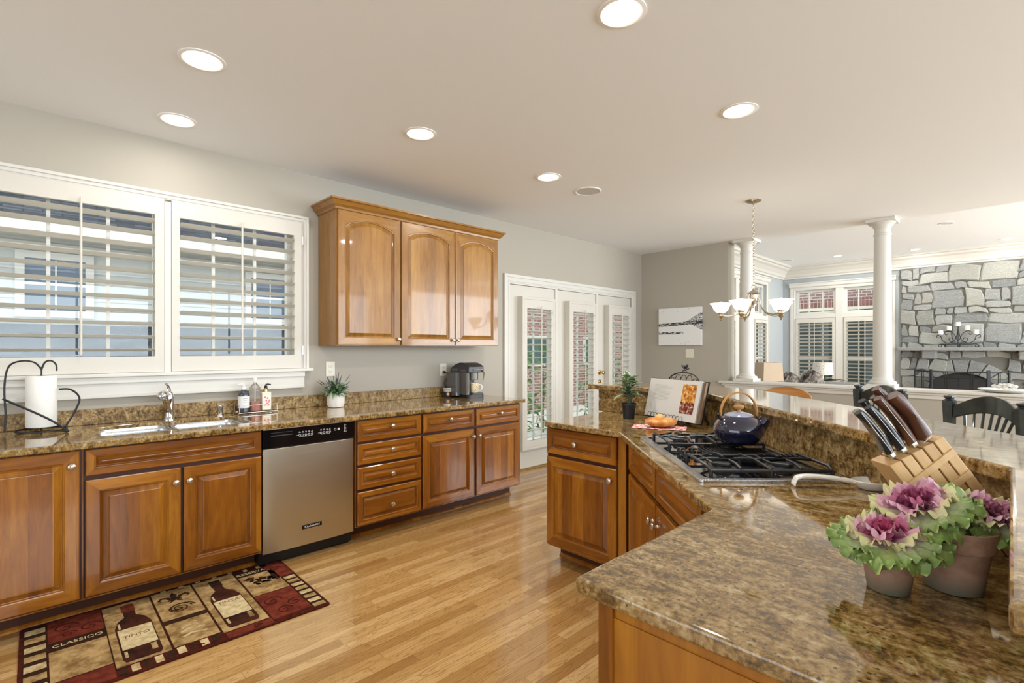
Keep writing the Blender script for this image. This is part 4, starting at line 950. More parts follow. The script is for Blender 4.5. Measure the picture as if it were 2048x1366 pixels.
b.build('page_edges', mat('page_edge_brown', (150, 124, 100), .7), t, solid=.0015)
fm = mat('food_photo', (170, 110, 60), .35); k = NT(fm); nn = k.noise(k.coords(), 60, 6, .75); sp = k.node('ShaderNodeSeparateXYZ'); tc = k.node('ShaderNodeTexCoord'); k.link(tc.outputs['Object'], sp.inputs[0])
c1 = k.ramp(nn, [(.35, (110, 50, 20)), (.5, (200, 130, 50)), (.62, (235, 205, 140))]); c2 = k.ramp(nn, [(.35, (50, 20, 18)), (.52, (120, 50, 36)), (.62, (214, 176, 160))])
k.color(k.mix(k.math('GREATER_THAN', k.math('ADD', sp.outputs[2], k.math('MULTIPLY', nn, .06)), .145), c2, c1))
def pageplane(x0, x1, z0, z1, m, name, par):
    b = MB(); f = lambda x: .0165+(x-.045)/.17*.012+.0006
    b.add([BK(x0, z0, -f(x0)), BK(x1, z0, -f(x1)), BK(x1, z1, -f(x1)), BK(x0, z1, -f(x0))], [(0, 1, 2, 3)]); return b.build(name, m, par)
pageplane(.062, .182, .045, .222, fm, 'food_photo', t)
b = MB(); b2 = MB()
rd = random.Random(2)
for i in range(12):
    z = .205-.0085*i; w_ = rd.uniform(.10, .17) if i else .12; f = lambda x: .008+(x+.255)/.3*.008+.0006
    b.add([BK(-.2, z, -f(-.2)), BK(-.2+w_, z, -f(-.2+w_)), BK(-.2+w_, z+.002, -f(-.2+w_)), BK(-.2, z+.002, -f(-.2))], [(0, 1, 2, 3)])
b.build('text_lines', mat('faint_text_ink', (176, 174, 168), .6), t)['kind'] = 'stuff'
# bread and napkin
nm = mat('red_check_napkin', (236, 226, 220), .8); k = NT(nm); ck = k.node('ShaderNodeTexChecker'); ck.inputs['Scale'].default_value = 45; ck.inputs['Color1'].default_value = lin((206, 70, 70)); ck.inputs['Color2'].default_value = lin((240, 232, 226)); k.link(k.coords(), ck.inputs['Vector']); k.color(ck.outputs[0])
b = MB(); n = 14; vs = [(-.15+.30*i/n, -.075+.15*j/n, .003+.002*math.sin(i*1.3)*math.sin(j*.9)) for j in range(n+1) for i in range(n+1)]
b.add(vs, [(j*(n+1)+i, j*(n+1)+i+1, (j+1)*(n+1)+i+1, (j+1)*(n+1)+i) for j in range(n) for i in range(n)])
o = b.build('napkin', nm, None, True, loc=(2.475, 2.655, ZT), rz=.42, solid=.002); tag(o, 'red and white checked napkin under the bread on the peninsula', 'napkin')
bm_ = mat('golden_crust', (214, 138, 56), .32, coat=.4, sss=.1); k = NT(bm_); nn = k.noise(k.coords(), 18, 5, .6); k.color(k.ramp(nn, [(.35, (176, 92, 34)), (.5, (218, 142, 60)), (.68, (238, 188, 110))])); k.bump(nn, .3, .006)
t = thing('bread_loaf', 'glazed round golden bread loaf with a ball on top on the checked napkin', 'bread', (2.478, 2.665, ZT+.006), .8)
b = MB(); nu, nv = 16, 36; vs = []
for i in range(nu+1):
    th = PI*i/nu
    for j in range(nv):
        a = 2*PI*j/nv; r = 1+.05*math.cos(5*a)*math.sin(th); z = -math.cos(th); vs.append((.092*math.sin(th)**.8*math.cos(a)*r, .07*math.sin(th)**.8*math.sin(a)*r, .028+(z*.028 if z < 0 else z*.026+.006*math.cos(5*a)*math.sin(th)*z)))
b.add(vs, [(i*nv+j, i*nv+(j+1) % nv, (i+1)*nv+(j+1) % nv, (i+1)*nv+j) for i in range(nu) for j in range(nv)])
b.build('loaf', bm_, t, True)
MB().sphere((-.005, 0, .052), .028, 10, sc=(1, 1, .8)).build('top_ball', mat('pale_crust', (228, 178, 104), .4, coat=.2), t, True)
# kettle
en = mat('navy_enamel', (14, 16, 48), .05, coat=1, spec=.8); k = NT(en); k.color(k.ramp(k.noise(k.coords(), 8, 3), [(.3, (10, 12, 40)), (.7, (20, 24, 62))]))
t = thing('tea_kettle', 'navy blue enamel tea kettle with a wooden arched handle on the back burner', 'kettle', (3.073, 2.292, .947), math.radians(40))
MB().lathe([(.055, 0), (.075, .003), (.097, .028), (.106, .052), (.104, .07), (.092, .094), (.072, .112), (.058, .118), (.056, .121)], 48).build('body', en, t, True)
MB().lathe([(.06, .118), (.061, .122), (.045, .132), (.02, .137), (.001, .138)], 40).build('lid', mat('light_blue_enamel', (150, 158, 180), .08, coat=.8), t, True)
MB().lathe([(.009, .135), (.008, .146), (.019, .152), (.023, .158), (.02, .166), (.001, .168)], 24).build('lid_knob', kwood, t, True)
MB().tube(spoon_path([(.055, 0, .052), (.078, 0, .066), (.100, 0, .086), (.115, 0, .108)]), [.048, .047, .046, .045, .044, .042, .040, .038, .036, .034, .032, .030, .028, .027, .026, .025, .024, .0235, .023], 20).build('spout', en, t, True)
pts = [(.078*math.cos(PI*i/22)*(1.0), 0, .118+.105*math.sin(PI*i/22)**.85) for i in range(23)]
b = MB(); n = len(pts); vs = []
for i, p in enumerate(pts):
    a = PI*i/(n-1); nx, nz_ = math.cos(a), math.sin(a)
    for (o_, w_) in ((-.003, -.009), (.003, -.009), (.003, .009), (-.003, .009)): vs.append((p[0]+nx*o_, w_, p[2]+nz_*o_))
b.add(vs, [(4*i+j, 4*i+(j+1) % 4, 4*i+4+(j+1) % 4, 4*i+4+j) for i in range(n-1) for j in range(4)]+[(0, 1, 2, 3), (4*n-1, 4*n-2, 4*n-3, 4*n-4)])
b.build('handle', kwood, t, True, bevel=.001)
MB().tube([(.078, -.012, .105), (.08, 0, .125), (.078, .012, .105)], .004, 6).tube([(-.08, -.012, .103), (-.084, 0, .125), (-.08, .012, .103)], .005, 6).sphere((-.086, 0, .122), .008, 6).build('handle_lugs', blkp, t, True)

# ------------------------------------------------------------------ cooktop (local x along the counter edge, y away)
U0, U1, V0, V1 = .205, 1.075, 3.435, 3.955
ang = -PI/4
def uvp(u, v): return ((u+v)*r2, (v-u)*r2)
cx, cy = uvp(U0, V0)
t = thing('gas_cooktop', 'stainless and black gas cooktop with cast iron grates set in the peninsula', 'cooktop', (cx, cy, ZT), ang)
CW, CD = U1-U0, V1-V0
b = MB(); b.prism(rrect(0, CW, 0, CD, .02), .0005, .010, holes=[rrect(.028, CW-.028, .032, CD-.02, .02)][:1]); b.build('rim', sinks, t, bevel=.004)
MB().box(.029, CW-.029, .033, CD-.021, .0008, .005).build('pan', mat('black_glass', (10, 10, 12), .06, coat=.5), t)
burn = [(.185, .15), (.185, .38), (CW-.185, .15), (CW-.185, .38)]
for x, y in burn:
    bb1 = MB().lathe([(.052, 0), (.052, .006), (.035, .009), (.034, .014), (.001, .014)], 28, c=(x, y, .005)).build('burner', mat('burner_alloy', (70, 70, 72), .4, metal=.7), t, True)
    MB().lathe([(.031, .014), (.033, .017), (.030, .022), (.001, .023)], 28, c=(x, y, .005)).build('burner_cap', cast, bb1, True)
def grate(x0, x1):
    b = MB(); y0, y1 = .06, CD-.035; zt = .040; r = .0062; xm = (x0+x1)/2; ym = (y0+y1)/2
    b.tube([(x0, y0, zt-.012), (x0+.03, y0-.004, zt), (x1-.03, y0-.004, zt), (x1, y0, zt-.012), (x1, y1, zt-.012), (x1-.03, y1+.004, zt), (x0+.03, y1+.004, zt), (x0, y1, zt-.012)], r, 6, closed=True)
    b.tube([(x0, ym, zt-.008), (xm, ym, zt), (x1, ym, zt-.008)], r, 6)
    for yc in ((y0+ym)/2, (y1+ym)/2):
        for dx_, dy_ in ((1, 0), (-1, 0), (0, 1), (0, -1)):
            ex = x1 if dx_ > 0 else x0; ey = (yc+(ym-y0)/2) if dy_ > 0 else (yc-(ym-y0)/2)
            if dx_: b.tube([(ex, yc, zt-.006), (xm+dx_*.085, yc, zt+.004), (xm+dx_*.028, yc, zt+.004)], [r, r, r*.8], 6)
            else: b.tube([(xm, ey, zt), (xm, yc+dy_*.06, zt+.004), (xm, yc+dy_*.028, zt+.004)], [r, r, r*.8], 6)
        b.tube([(xm-.1, yc-.03, zt+.001), (xm-.06, yc-.075, zt), (xm+.06, yc-.075, zt), (xm+.1, yc-.03, zt+.001)], r*.9, 6)
    for x, y in ((x0, y0), (x1, y0), (x0, y1), (x1, y1), (x0, ym), (x1, ym)): b.cyl((x, y, .005), .007, .026, 8)
    for q in range(5): b.tube([(x0+.01+.012*0, y1-.01-.02*q, zt-.004), (x0+.06, y1-.01-.02*q, zt-.004)], .003, 5)
    return b
grate(.055, .315).build('grate', cast, t, True); grate(CW-.315, CW-.055).build('grate', cast, t, True)
v_ = MB(); v_.box(.335, CW-.335, .17, CD-.05, .005, .012); v_.build('vent_frame', cast, t, bevel=.002)
b = MB()
for i in range(16): b.box(.345, CW-.345, .18+.0175*i, .186+.0175*i, .012, .017)
for x in (.345, CW/2-.003, CW-.351): b.box(x, x+.006, .178, CD-.058, .012, .0175)
b.build('vent_grille', blkm, t)
for x, y in ((CW/2-.03, .085), (CW/2+.03, .085), (CW/2-.03, .135), (CW/2+.03, .135)):
    kb = MB().lathe([(.021, 0), (.021, .004), (.018, .008), (.017, .022), (.014, .025), (.001, .026)], 24, c=(x, y, .005)).build('control_knob', blk, t, True)
# spoon rest
t = thing('spoon_rest', 'white ceramic spoon rest with small dots beside the cooktop', 'spoon rest', (3.62, 2.0, ZT), math.radians(218))
b = MB(); b.lathe([(.028, 0), (.038, .004), (.052, .022), (.055, .028), (.052, .030), (.045, .022), (.03, .012), (.001, .010)], 36, sx=1.15, sy=.9); b.build('bowl', white, t, True)
pth = spoon_path([(.045, 0, .02), (.08, 0, .027), (.14, 0, .034), (.20, 0, .036), (.232, 0, .03), (.242, 0, .014), (.243, 0, .004)])
b = MB(); n = len(pth); vs = []
for i, p in enumerate(pth):
    u = i/(n-1); hw = .015+.006*abs(u-.35)
    for q in range(10): a = 2*PI*q/10; vs.append((p.x+(.004*math.sin(a) if u > .85 else 0), math.cos(a)*hw, p.z+math.sin(a)*.008*(1 if u < .85 else .4)))
b.add(vs, [(i*10+j, i*10+(j+1) % 10, (i+1)*10+(j+1) % 10, (i+1)*10+j) for i in range(n-1) for j in range(10)]+[tuple(range(10)), tuple(range(10*n-1, 10*n-11, -1))]); b.build('handle', white, t, True)
b = MB()
for x, y in ((.10, .005), (.13, -.006), (.155, .006), (.18, -.004), (.205, .005)): b.sphere((x, y, .0395 if x < .2 else .0405), .0032, 5, sc=(1, 1, .35))
for i in range(5): b.sphere((-.02+.01*i, .01*math.sin(i), .0115), .0028, 5, sc=(1, 1, .4))
b.build('painted_dots', mat('blue_grey_dots', (70, 72, 88), .3), t)['kind'] = 'stuff'

# ------------------------------------------------------------------ knife block and knives
th_ = math.radians(52)
Rr = Vector((.6959, .7181, 0)); nv_ = Vector((.7181, -.6959, 0)); hd = -Rr
A = hd*math.cos(th_)+Vector((0, 0, 1))*math.sin(th_); Wd_ = Rr*math.sin(th_)+Vector((0, 0, 1))*math.cos(th_)
Yv = Wd_.cross(A)
M4 = Matrix(((A.x, Yv.x, Wd_.x, 0), (A.y, Yv.y, Wd_.y, 0), (A.z, Yv.z, Wd_.z, 0), (0, 0, 0, 1)))
sg = 1 if Yv.dot(nv_) > 0 else -1        # +y faces the room when sg is 1
TLc = Vector((3.986, 0, 0))+Vector((-.7181, .6959, 0))*1.12+Rr*.838; TLc.z = 1.105
org = TLc-A*.254
t = bpy.data.objects.new('knife_block', None); COL.objects.link(t); t.matrix_world = Matrix.Translation(org) @ M4
t['label'] = 'slanted light wood knife block in the corner of the peninsula behind the kale'; t['category'] = 'knife block'
TH = .062; CC = [0, .028, .055, .082, .109, .136]
def yb(y): return -y*sg
def slabpoly(c0, c1, top0, top1, ya, yb_, mt, name, bev=.0015):
    b = MB(); q = [(-c0*.7813, c0), (-c1*.7813, c1), (top1, c1), (top0, c0)]
    vs = [(x, y, z) for y in (yb(ya), yb(yb_)) for x, z in q]
    b.add(vs, [(0, 1, 2, 3), (7, 6, 5, 4), (0, 1, 5, 4), (1, 2, 6, 5), (2, 3, 7, 6), (3, 0, 4, 7)]); return b.build(name, mt, t, bevel=bev)
def tp(c): return .254-.16*c
for q in range(5):
    c0, c1 = CC[q]+(.0018 if q else 0), CC[q+1]-.0018; m_ = (c0+c1)/2; slabpoly(c0, c1, tp(m_)+.003, tp(m_)-.003, 0, TH, blockw, 'slab')
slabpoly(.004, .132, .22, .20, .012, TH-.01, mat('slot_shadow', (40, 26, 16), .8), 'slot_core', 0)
for x in (.205, .145): b = MB(); y0_, y1_ = sorted((yb(-.003), yb(.004))); b.box(x-.02, x-.02+.016, y0_, y1_, .003, .133).build('crossbar', blockw, t, bevel=.001)
def knife(label, q, x, z, L_, hw, hm, ang_=0, yy=-.03, metal=True, fat=1):
    k_ = bpy.data.objects.new('kitchen_knife', None); COL.objects.link(k_)
    k_.matrix_world = t.matrix_world @ Matrix.Translation((x, yy, z)) @ Matrix.Rotation(ang_, 4, 'Y'); k_['label'] = label; k_['category'] = 'knife'; k_['group'] = 'knives in the block'
    n = 10; vs = []
    for i in range(n+1):
        u = i/n; w_ = hw*(1.0+.18*math.cos(2*PI*u)+(.25 if i == n else 0)*0)*(1 if u < .93 else .85); dz = .006*math.sin(PI*u)
        for c in range(12): a = 2*PI*c/12; vs.append((.012+L_*u, math.cos(a)*.009*fat, dz+math.sin(a)*w_))
    b = MB(); b.add(vs, [(i*12+j, i*12+(j+1) % 12, (i+1)*12+(j+1) % 12, (i+1)*12+j) for i in range(n) for j in range(12)]+[tuple(range(12)), tuple(range(12*n+11, 12*n-1, -1))]); b.build('handle', hm, k_, True)
    if metal: MB().box(-.002, .013, -.005, .005, -hw*.7, hw*.7).build('bolster', steel, k_, bevel=.002); MB().box(.014, .010+L_, -.0094, .0094, -.001, .001).build('tang', mat('tang_steel', (140, 136, 128), .4, metal=1), k_, bevel=.0005)
    MB().box(-.14, -.001, -.0011, .0011, -hw*.8, hw*.8).build('blade', steel, k_)
bh = mat('black_knife_handle', (34, 34, 38), .3, coat=.2)
knife('black handled knife in the lowest slot of the block', 0, .254, .028, .115, .0085, bh, .0, yb(.02))
knife('black handled knife with a pale spine behind the lowest one', 0, .254, .034, .108, .008, mat('grey_knife_handle', (120, 116, 108), .4), -.03, yb(.046))
knife('black handled knife in the second slot of the block', 1, .247, .055, .118, .0095, bh, .02, yb(.02))
knife('black handled knife behind the second slot, set a little higher', 1, .247, .062, .125, .008, bh, -.0, yb(.046))
knife('brown wooden handled knife with a steel edge in the third slot', 2, .242, .082, .125, .010, walnut, .0, yb(.02))
knife('brown wooden handled knife behind the third slot', 2, .242, .090, .12, .009, walnut, -.0, yb(.046))
knife('thick brown wooden handle, topmost in the knife block', 3, .238, .110, .115, .0155, walnut, -.0, yb(.018), False, 1.7)
knife('steel tipped knife handle at the back of the top slot', 3, .238, .106, .135, .010, walnut, .0, yb(.048))
#PART5
# ------------------------------------------------------------------ chandelier
def chandelier():
    t = thing('chandelier', 'brushed nickel chandelier with five alabaster glass shades hanging over the dining area', 'chandelier', (2.179, 4.873, 0))
    MB().lathe([(.001, ZC), (.068, ZC), (.07, ZC-.006), (.05, ZC-.018), (.02, ZC-.026), (.012, ZC-.036), (.001, ZC-.038)], 32).build('canopy', bronze, t, True)
    b = MB(); z = ZC-.04; i = 0
    while z > 1.955:
        pts = []
        for q in range(12):
            a = 2*PI*q/12; u, w_ = .0085*math.cos(a), .0165*math.sin(a); pts.append((u if i % 2 else 0, 0 if i % 2 else u, z-.0165+w_))
        b.tube(pts, .0022, 5, closed=True); z -= .0265; i += 1
    b.build('chain', bronze, t, True)
    b = MB(); b.tube([(.017*math.cos(2*PI*q/16), 0, 1.937+.017*math.sin(2*PI*q/16)) for q in range(16)], .003, 6, closed=True); b.build('ring', bronze, t, True)
    MB().lathe([(.001, 1.922), (.008, 1.92), (.012, 1.91), (.03, 1.895), (.058, 1.878), (.062, 1.872), (.05, 1.868), (.035, 1.862), (.034, 1.845), (.03, 1.82), (.018, 1.785), (.009, 1.76), (.011, 1.752), (.008, 1.742), (.001, 1.74)], 32).build('body', bronze, t, True)
    ala = mat('alabaster_glass', (250, 244, 230), .35, emit=(255, 242, 216), es=.9); k = NT(ala); nn = k.noise(k.coords((1, 1, 2)), 14, 5, .6, 1.5)
    k.link(k.ramp(nn, [(.3, (238, 224, 198)), (.6, (255, 250, 240))]), k.b.inputs['Emission Color'])
    for i in range(5):
        a = math.radians(45.9+8+72*i); R_ = .28; ca, sa = math.cos(a), math.sin(a)
        P = lambda r, z: (r*ca, r*sa, z)
        arm = MB(); arm.tube(spoon_path([P(.045, 1.868), P(.06, 1.82), P(.085, 1.745), P(.14, 1.69), P(.21, 1.672), P(.27, 1.68)]), .0065, 8); ao = arm.build('arm', bronze, t, True)
        MB().lathe([(.004, 1.632), (.009, 1.638), (.006, 1.645), (.016, 1.66), (.026, 1.675), (.024, 1.69), (.031, 1.698), (.031, 1.712), (.001, 1.712)], 24, c=(R_*ca, R_*sa, 0)).build('cup', bronze, ao, True)
        MB().lathe([(.026, 1.705), (.042, 1.71), (.062, 1.73), (.072, 1.755), (.082, 1.778), (.104, 1.795), (.101, 1.797), (.078, 1.781), (.068, 1.757), (.058, 1.733), (.04, 1.714), (.026, 1.71)], 36, c=(R_*ca, R_*sa, 0), cap=False).build('shade', ala, ao, True)
        MB().lathe([(.001, 1.72), (.014, 1.722), (.024, 1.755), (.028, 1.785), (.022, 1.805), (.001, 1.812)], 18, c=(R_*ca, R_*sa, 0)).build('bulb', mat('bulb_glow', (255, 252, 244), .4, emit=(255, 246, 226), es=4), ao, True)
chandelier()

# ------------------------------------------------------------------ stone fireplace
def fireplace():
    x0, x1, y = 2.165, 4.32, 12.5
    t = thing('stone_fireplace', 'grey fieldstone fireplace filling the right end of the family room wall', 'fireplace', (0, 12.5, 0))
    cxf, rw, spring, rise = 3.06, .47, .62, .29
    def inop(x, z):
        if abs(x-cxf) > rw: return False
        return z < spring+rise*math.sqrt(max(0, 1-((x-cxf)/rw)**2))
    pts = [(cxf-rw, 0)]+[(cxf+rw*math.cos(PI-PI*i/20), spring+rise*math.sin(PI*i/20)) for i in range(21)]+[(cxf+rw, 0)]
    outl = [(x0, 0)]+pts+[(x1, 0), (x1, 2.93), (x0, 2.93)]
    b = MB(); b.T = Matrix(((1, 0, 0, 0), (0, 0, 1, 0), (0, 1, 0, 0), (0, 0, 0, 1))); b.prism(outl, -.06, -.001); b.build('mortar_wall', mortar, t)
    rd = random.Random(21); b = MB(); z = 0.0
    def stone(a0, a1, b0, b1):
        g_ = .006; j = lambda s_: rd.uniform(-s_, s_)
        q = [(a0+g_+j(.022), b0+g_+j(.02)), ((a0+a1)/2+j(.02), b0+g_+j(.010)), (a1-g_+j(.012), b0+g_+j(.012)), (a1-g_+j(.008), (b0+b1)/2+j(.02)), (a1-g_-abs(j(.04)), b1-g_-abs(j(.03))), ((a0+a1)/2+j(.02), b1-g_+j(.010)), (a0+g_+abs(j(.035)), b1-g_+j(.02)), (a0+g_+j(.008), (b0+b1)/2+j(.02))]
        q = [(min(max(x, x0), x1), min(max(z_, 0), 2.925)) for x, z_ in q]
        if any(inop(x, z_) for x, z_ in q) or inop((a0+a1)/2, (b0+b1)/2): return
        wf = lambda x, z_: (x+.018*math.sin(6.1*z_+2.3*x)+.01*math.sin(11*z_+1), z_+.018*math.sin(5.3*x+1.9*z_)+.010*math.sin(12*x+3*z_))
        q = [wf(*p) for p in q]; q = [(min(max(x, x0), x1), min(max(z_, 0), 2.925)) for x, z_ in q]
        mx, mz = sum(p[0] for p in q)/8, sum(p[1] for p in q)/8; d = rd.uniform(.075, .105)
        vs = [(x, -.05, z_) for x, z_ in q]+[(x, -d+.012, z_) for x, z_ in q]+[(mx+(x-mx)*.90, -d, mz+(z_-mz)*.90) for x, z_ in q]
        fs = [(k_*8+i, k_*8+(i+1) % 8, (k_+1)*8+(i+1) % 8, (k_+1)*8+i) for k_ in range(2) for i in range(8)]+[tuple(16+i for i in range(8))]; b.add(vs, fs)
    while z < 2.92:
        h = rd.choice([.14, .26, .3, .34, .36]); h = min(h, 2.925-z)
        if 2.925-z-h < .07: h = 2.925-z
        x = x0-rd.uniform(0, .2)
        while x < x1-.02:
            w_ = rd.uniform(.22, .46)*(1.1 if h > .2 else .8); xe = min(x+w_, x1)
            if x1-xe < .08: xe = x1
            a0 = max(x, x0)
            if xe-a0 > .05:
                if h > .19 and rd.random() < .35:
                    s_ = h*rd.choice([.35, .62]); stone(a0, xe, z, z+s_)
                    if xe-a0 > .2: m_ = a0+(xe-a0)*rd.uniform(.35, .65); stone(a0, m_, z+s_, z+h); stone(m_, xe, z+s_, z+h)
                    else: stone(a0, xe, z+s_, z+h)
                else: stone(a0, xe, z, z+h)
            x = xe
        z += h
    b.build('stones', STONE, t, bevel=.008)
    # arch stones
    b = MB(); n = 9
    for i in range(n):
        a0 = PI-PI*(i+.04)/n; a1 = PI-PI*(i+.96)/n; o = .25
        P = lambda a, k_: (cxf+(rw+k_)*math.cos(a), spring+(rise+k_)*math.sin(a))
        q = [P(a0, .004), P(a1, .004), P(a1, o), P(a0, o)]; vs = [(x, -.05, z_) for x, z_ in q]+[(x, -.09, z_) for x, z_ in q]
        b.add(vs, [(0, 1, 5, 4), (1, 2, 6, 5), (2, 3, 7, 6), (3, 0, 4, 7), (4, 5, 6, 7)])
    b.build('arch_stones', STONE, t, bevel=.008)
    b = MB(); b.T = Matrix(((1, 0, 0, 0), (0, 0, 1, 0), (0, 1, 0, 0), (0, 0, 0, 1))); b.prism([(cxf-rw-.01, 0)]+[(cxf+(rw+.01)*math.cos(PI-PI*i/20), spring+(rise+.01)*math.sin(PI*i/20)) for i in range(21)]+[(cxf+rw+.01, 0)], -.035, -.03); b.build('firebox', mat('soot_black', (52, 50, 48), .8), t)
    b = MB(); b.box(x0-.02, x1, -.30, -.05, 1.325, 1.385); b.build('mantel_shelf', STONE, t, bevel=.012)
    for x in (2.62, 3.92):
        MB().box(x-.11, x+.11, -.24, -.05, 1.17, 1.325).build('corbel', STONE, t, bevel=.02)
fireplace()
def candelabra():
    t = thing('candelabra', 'black scrolled iron candle holder on the stone mantel', 'candle holder', (3.03, 12.32, 1.386))
    b = MB()
    b.tube([(0, 0, .0), (0, 0, .38)], .009, 8)
    for s_ in (-1, 1):
        b.tube(spoon_path([(0, 0, .36), (s_*.02, 0, .22), (s_*.06, 0, .12), (s_*.15, 0, .08), (s_*.22, 0, .13), (s_*.245, 0, .22)]), .006, 6)
        b.tube(spoon_path([(s_*.01, 0, .12), (s_*.06, 0, .25), (s_*.13, 0, .30), (s_*.19, 0, .27), (s_*.17, 0, .23), (s_*.145, 0, .255)]), .005, 6)
        b.tube(spoon_path([(s_*.03, 0, .1), (s_*.10, 0, .10), (s_*.13, 0, .15), (s_*.09, 0, .18), (s_*.07, 0, .15)]), .005, 6)
        b.tube(spoon_path([(0, 0, .06), (s_*.14, 0, .055), (s_*.25, 0, .06), (s_*.28, 0, .02), (s_*.24, 0, .01), (s_*.235, 0, .035)]), .006, 6)
        b.tube(spoon_path([(s_*.24, 0, .20), (s_*.29, 0, .23), (s_*.30, 0, .19), (s_*.27, 0, .18)]), .005, 6)
    b.build('scroll_frame', blkm, t, True)
    p = MB()
    spots = [(-.245, .24), (-.125, .315), (0, .385), (.125, .315), (.245, .24)]
    for i, (x, z) in enumerate(spots): MB().cyl((x, 0, z-.008), .042, .006, 20).build('candle_plate', blkm, t, True)
    names = ['leftmost white pillar candle, the lowest on the left', 'white pillar candle second from the left', 'topmost white pillar candle in the middle', 'white pillar candle second from the right', 'rightmost white pillar candle, the lowest on the right']
    for i, ((x, z), n_) in enumerate(zip(spots, names)):
        c = thing('pillar_candle', n_+' of the iron candle holder', 'candle', (3.03+x, 12.32, 1.386+z-.001), 0, 'candles on the mantel')
        MB().lathe([(.036, 0), (.036, .078), (.03, .082), (.001, .078)], 20).build('wax', white, c, True); MB().tube([(0, 0, .076), (0, 0, .09)], .0015, 5).build('wick', blkp, c)
candelabra()
def firescreen():
    t = thing('fire_screen', 'black folding three panel iron fire screen in front of the fireplace', 'fire screen', (3.02, 12.0, 0))
    def pan(x0, y0, x1, y1, nm, bars):
        p = bpy.data.objects.new(nm, None); b = MB(); H = .965
        L_ = math.hypot(x1-x0, y1-y0); P = lambda u, z: (x0+(x1-x0)*u, y0+(y1-y0)*u, z)
        for u in (0, 1): b.tube([P(u, 0), P(u, H+.02)], .016, 8)
        b.tube([P(0, H-.02), P(1, H-.02)], .011, 8); b.tube([P(0, H-.13), P(1, H-.13)], .006, 6); b.tube([P(0, .06), P(1, .06)], .01, 6)
        for u in bars: b.tube([P(u, .06), P(u, H-.02)], .006, 6)
        b.build(nm, blkm, t, True)
        m_ = MB(); m_.add([P(0, .06), P(1, .06), P(1, H-.13), P(0, H-.13)], [(0, 1, 2, 3)]); m_.build('mesh', SCR, t)
    pan(-.33, 0, .42, 0, 'centre_panel', (.25, .29, .5, .71, .75))
    pan(-.60, .20, -.35, .01, 'side_panel', (.45, .55)); pan(.44, .01, .68, .20, 'side_panel', (.45, .55))
SCR = mat('screen_mesh', (40, 42, 44), .6, alpha=.55)
firescreen()

# ------------------------------------------------------------------ seating
green_blk = mat('black_green_paint', (34, 40, 40), .28, coat=.5); k = NT(green_blk); nn = k.noise(k.coords(), 12, 4); k.color(k.ramp(nn, [(.4, (28, 34, 34)), (.7, (52, 54, 44))]))
def barstool(loc, label):
    t = thing('bar_stool', label, 'bar stool', loc, -PI/4, 'black painted bar stools behind the raised bar')
    # local -Y = front, origin below the seat centre
    b = MB(); b.T = Matrix.Translation((0, 0, .715)); b.lathe([(.15, 0), (.2, .008), (.215, .03), (.20, .042), (.12, .036), (.001, .034)], 36, sx=1.05, sy=.95); b.build('seat', green_blk, t, True)
    for sx in (-1, 1):
        b = MB(); b.T = Matrix.Translation((sx*.205, .2, 0)); b.lathe([(.024, .70), (.027, .76), (.030, .98), (.034, 1.06), (.034, 1.078), (.022, 1.086), (.019, 1.09), (.028, 1.098), (.026, 1.106), (.001, 1.112)], 8, a0=PI/8); b.build('back_post', green_blk, t)
        for sy in (-1, 1):
            MB().tube([(sx*.13, sy*.12, .72), (sx*.205, sy*.19, 0)], [.021, .016], 10).build('leg', green_blk, t, True)
    n = 16; b = MB(); vs = []
    for i in range(n+1):
        u = i/n; q = 2*u-1; x = .185*q; yb_ = .2+.045*(1-q*q); zt = 1.045+.075*(1-q*q)**1.0; zb = .985+.045*(1-q*q)
        vs += [(x, yb_-.011, zb), (x, yb_+.011, zb), (x, yb_+.009, zt), (x, yb_-.009, zt)]
    b.add(vs, [(4*i+j, 4*i+(j+1) % 4, 4*i+4+(j+1) % 4, 4*i+4+j) for i in range(n) for j in range(4)]+[(0, 1, 2, 3), (4*n+3, 4*n+2, 4*n+1, 4*n)]); b.build('crest_rail', green_blk, t, True, bevel=.004)
    for i in range(7):
        q = (i-3)/3; x = .135*q; MB().tube([(x*.45, .165+.02*(1-abs(q)), .745), (x, .2+.045*(1-(x/.185)**2), .99+.042*(1-(x/.185)**2))], .0065, 8).build('spindle', green_blk, t, True)
    for (a, c, z) in (((-.18, -.165), (.18, -.165), .2), ((-.17, .155), (.17, .155), .3)): MB().tube([(a[0], a[1], z), (c[0], c[1], z)], .012, 8).build('stretcher', green_blk, t, True)
    return t
o2 = .205*r2
s1 = barstool((3.265-.2*r2, 4.13-.2*r2, 0), 'black painted bar stool with a fan back behind the knife handles, the far one')
s2 = dup(s1, (3.81-.2*r2, 3.535-.2*r2, 0), -PI/4, 'black painted bar stool with a fan back at the right edge, the near one')
t = thing('dining_chair', 'honey oak dining chair with a rounded top rail beyond the raised bar', 'chair', (2.25, 5.35, 0), 0)
MB().lathe([(.17, .44), (.215, .448), (.22, .462), (.2, .47), (.001, .466)], 30).build('seat', honey, t, True)
for sx in (-1, 1):
    for sy in (-1, 1): MB().tube([(sx*.14, sy*.13, .45), (sx*.19, sy*.18, 0)], [.018, .014], 8).build('leg', honey, t, True)
n = 18; b = MB(); vs = []
for i in range(n+1):
    q = 2*i/n-1; x = .235*q; yb_ = .17+.04*(1-q*q); zt = .895+.085*(1-q*q)**.7; zb = .86+.035*(1-q*q)
    vs += [(x, yb_-.011, zb), (x, yb_+.011, zb), (x, yb_+.009, zt), (x, yb_-.009, zt)]
b.add(vs, [(4*i+j, 4*i+(j+1) % 4, 4*i+4+(j+1) % 4, 4*i+4+j) for i in range(n) for j in range(4)]+[(0, 1, 2, 3), (4*n+3, 4*n+2, 4*n+1, 4*n)]); b.build('top_rail', honey, t, True, bevel=.004)
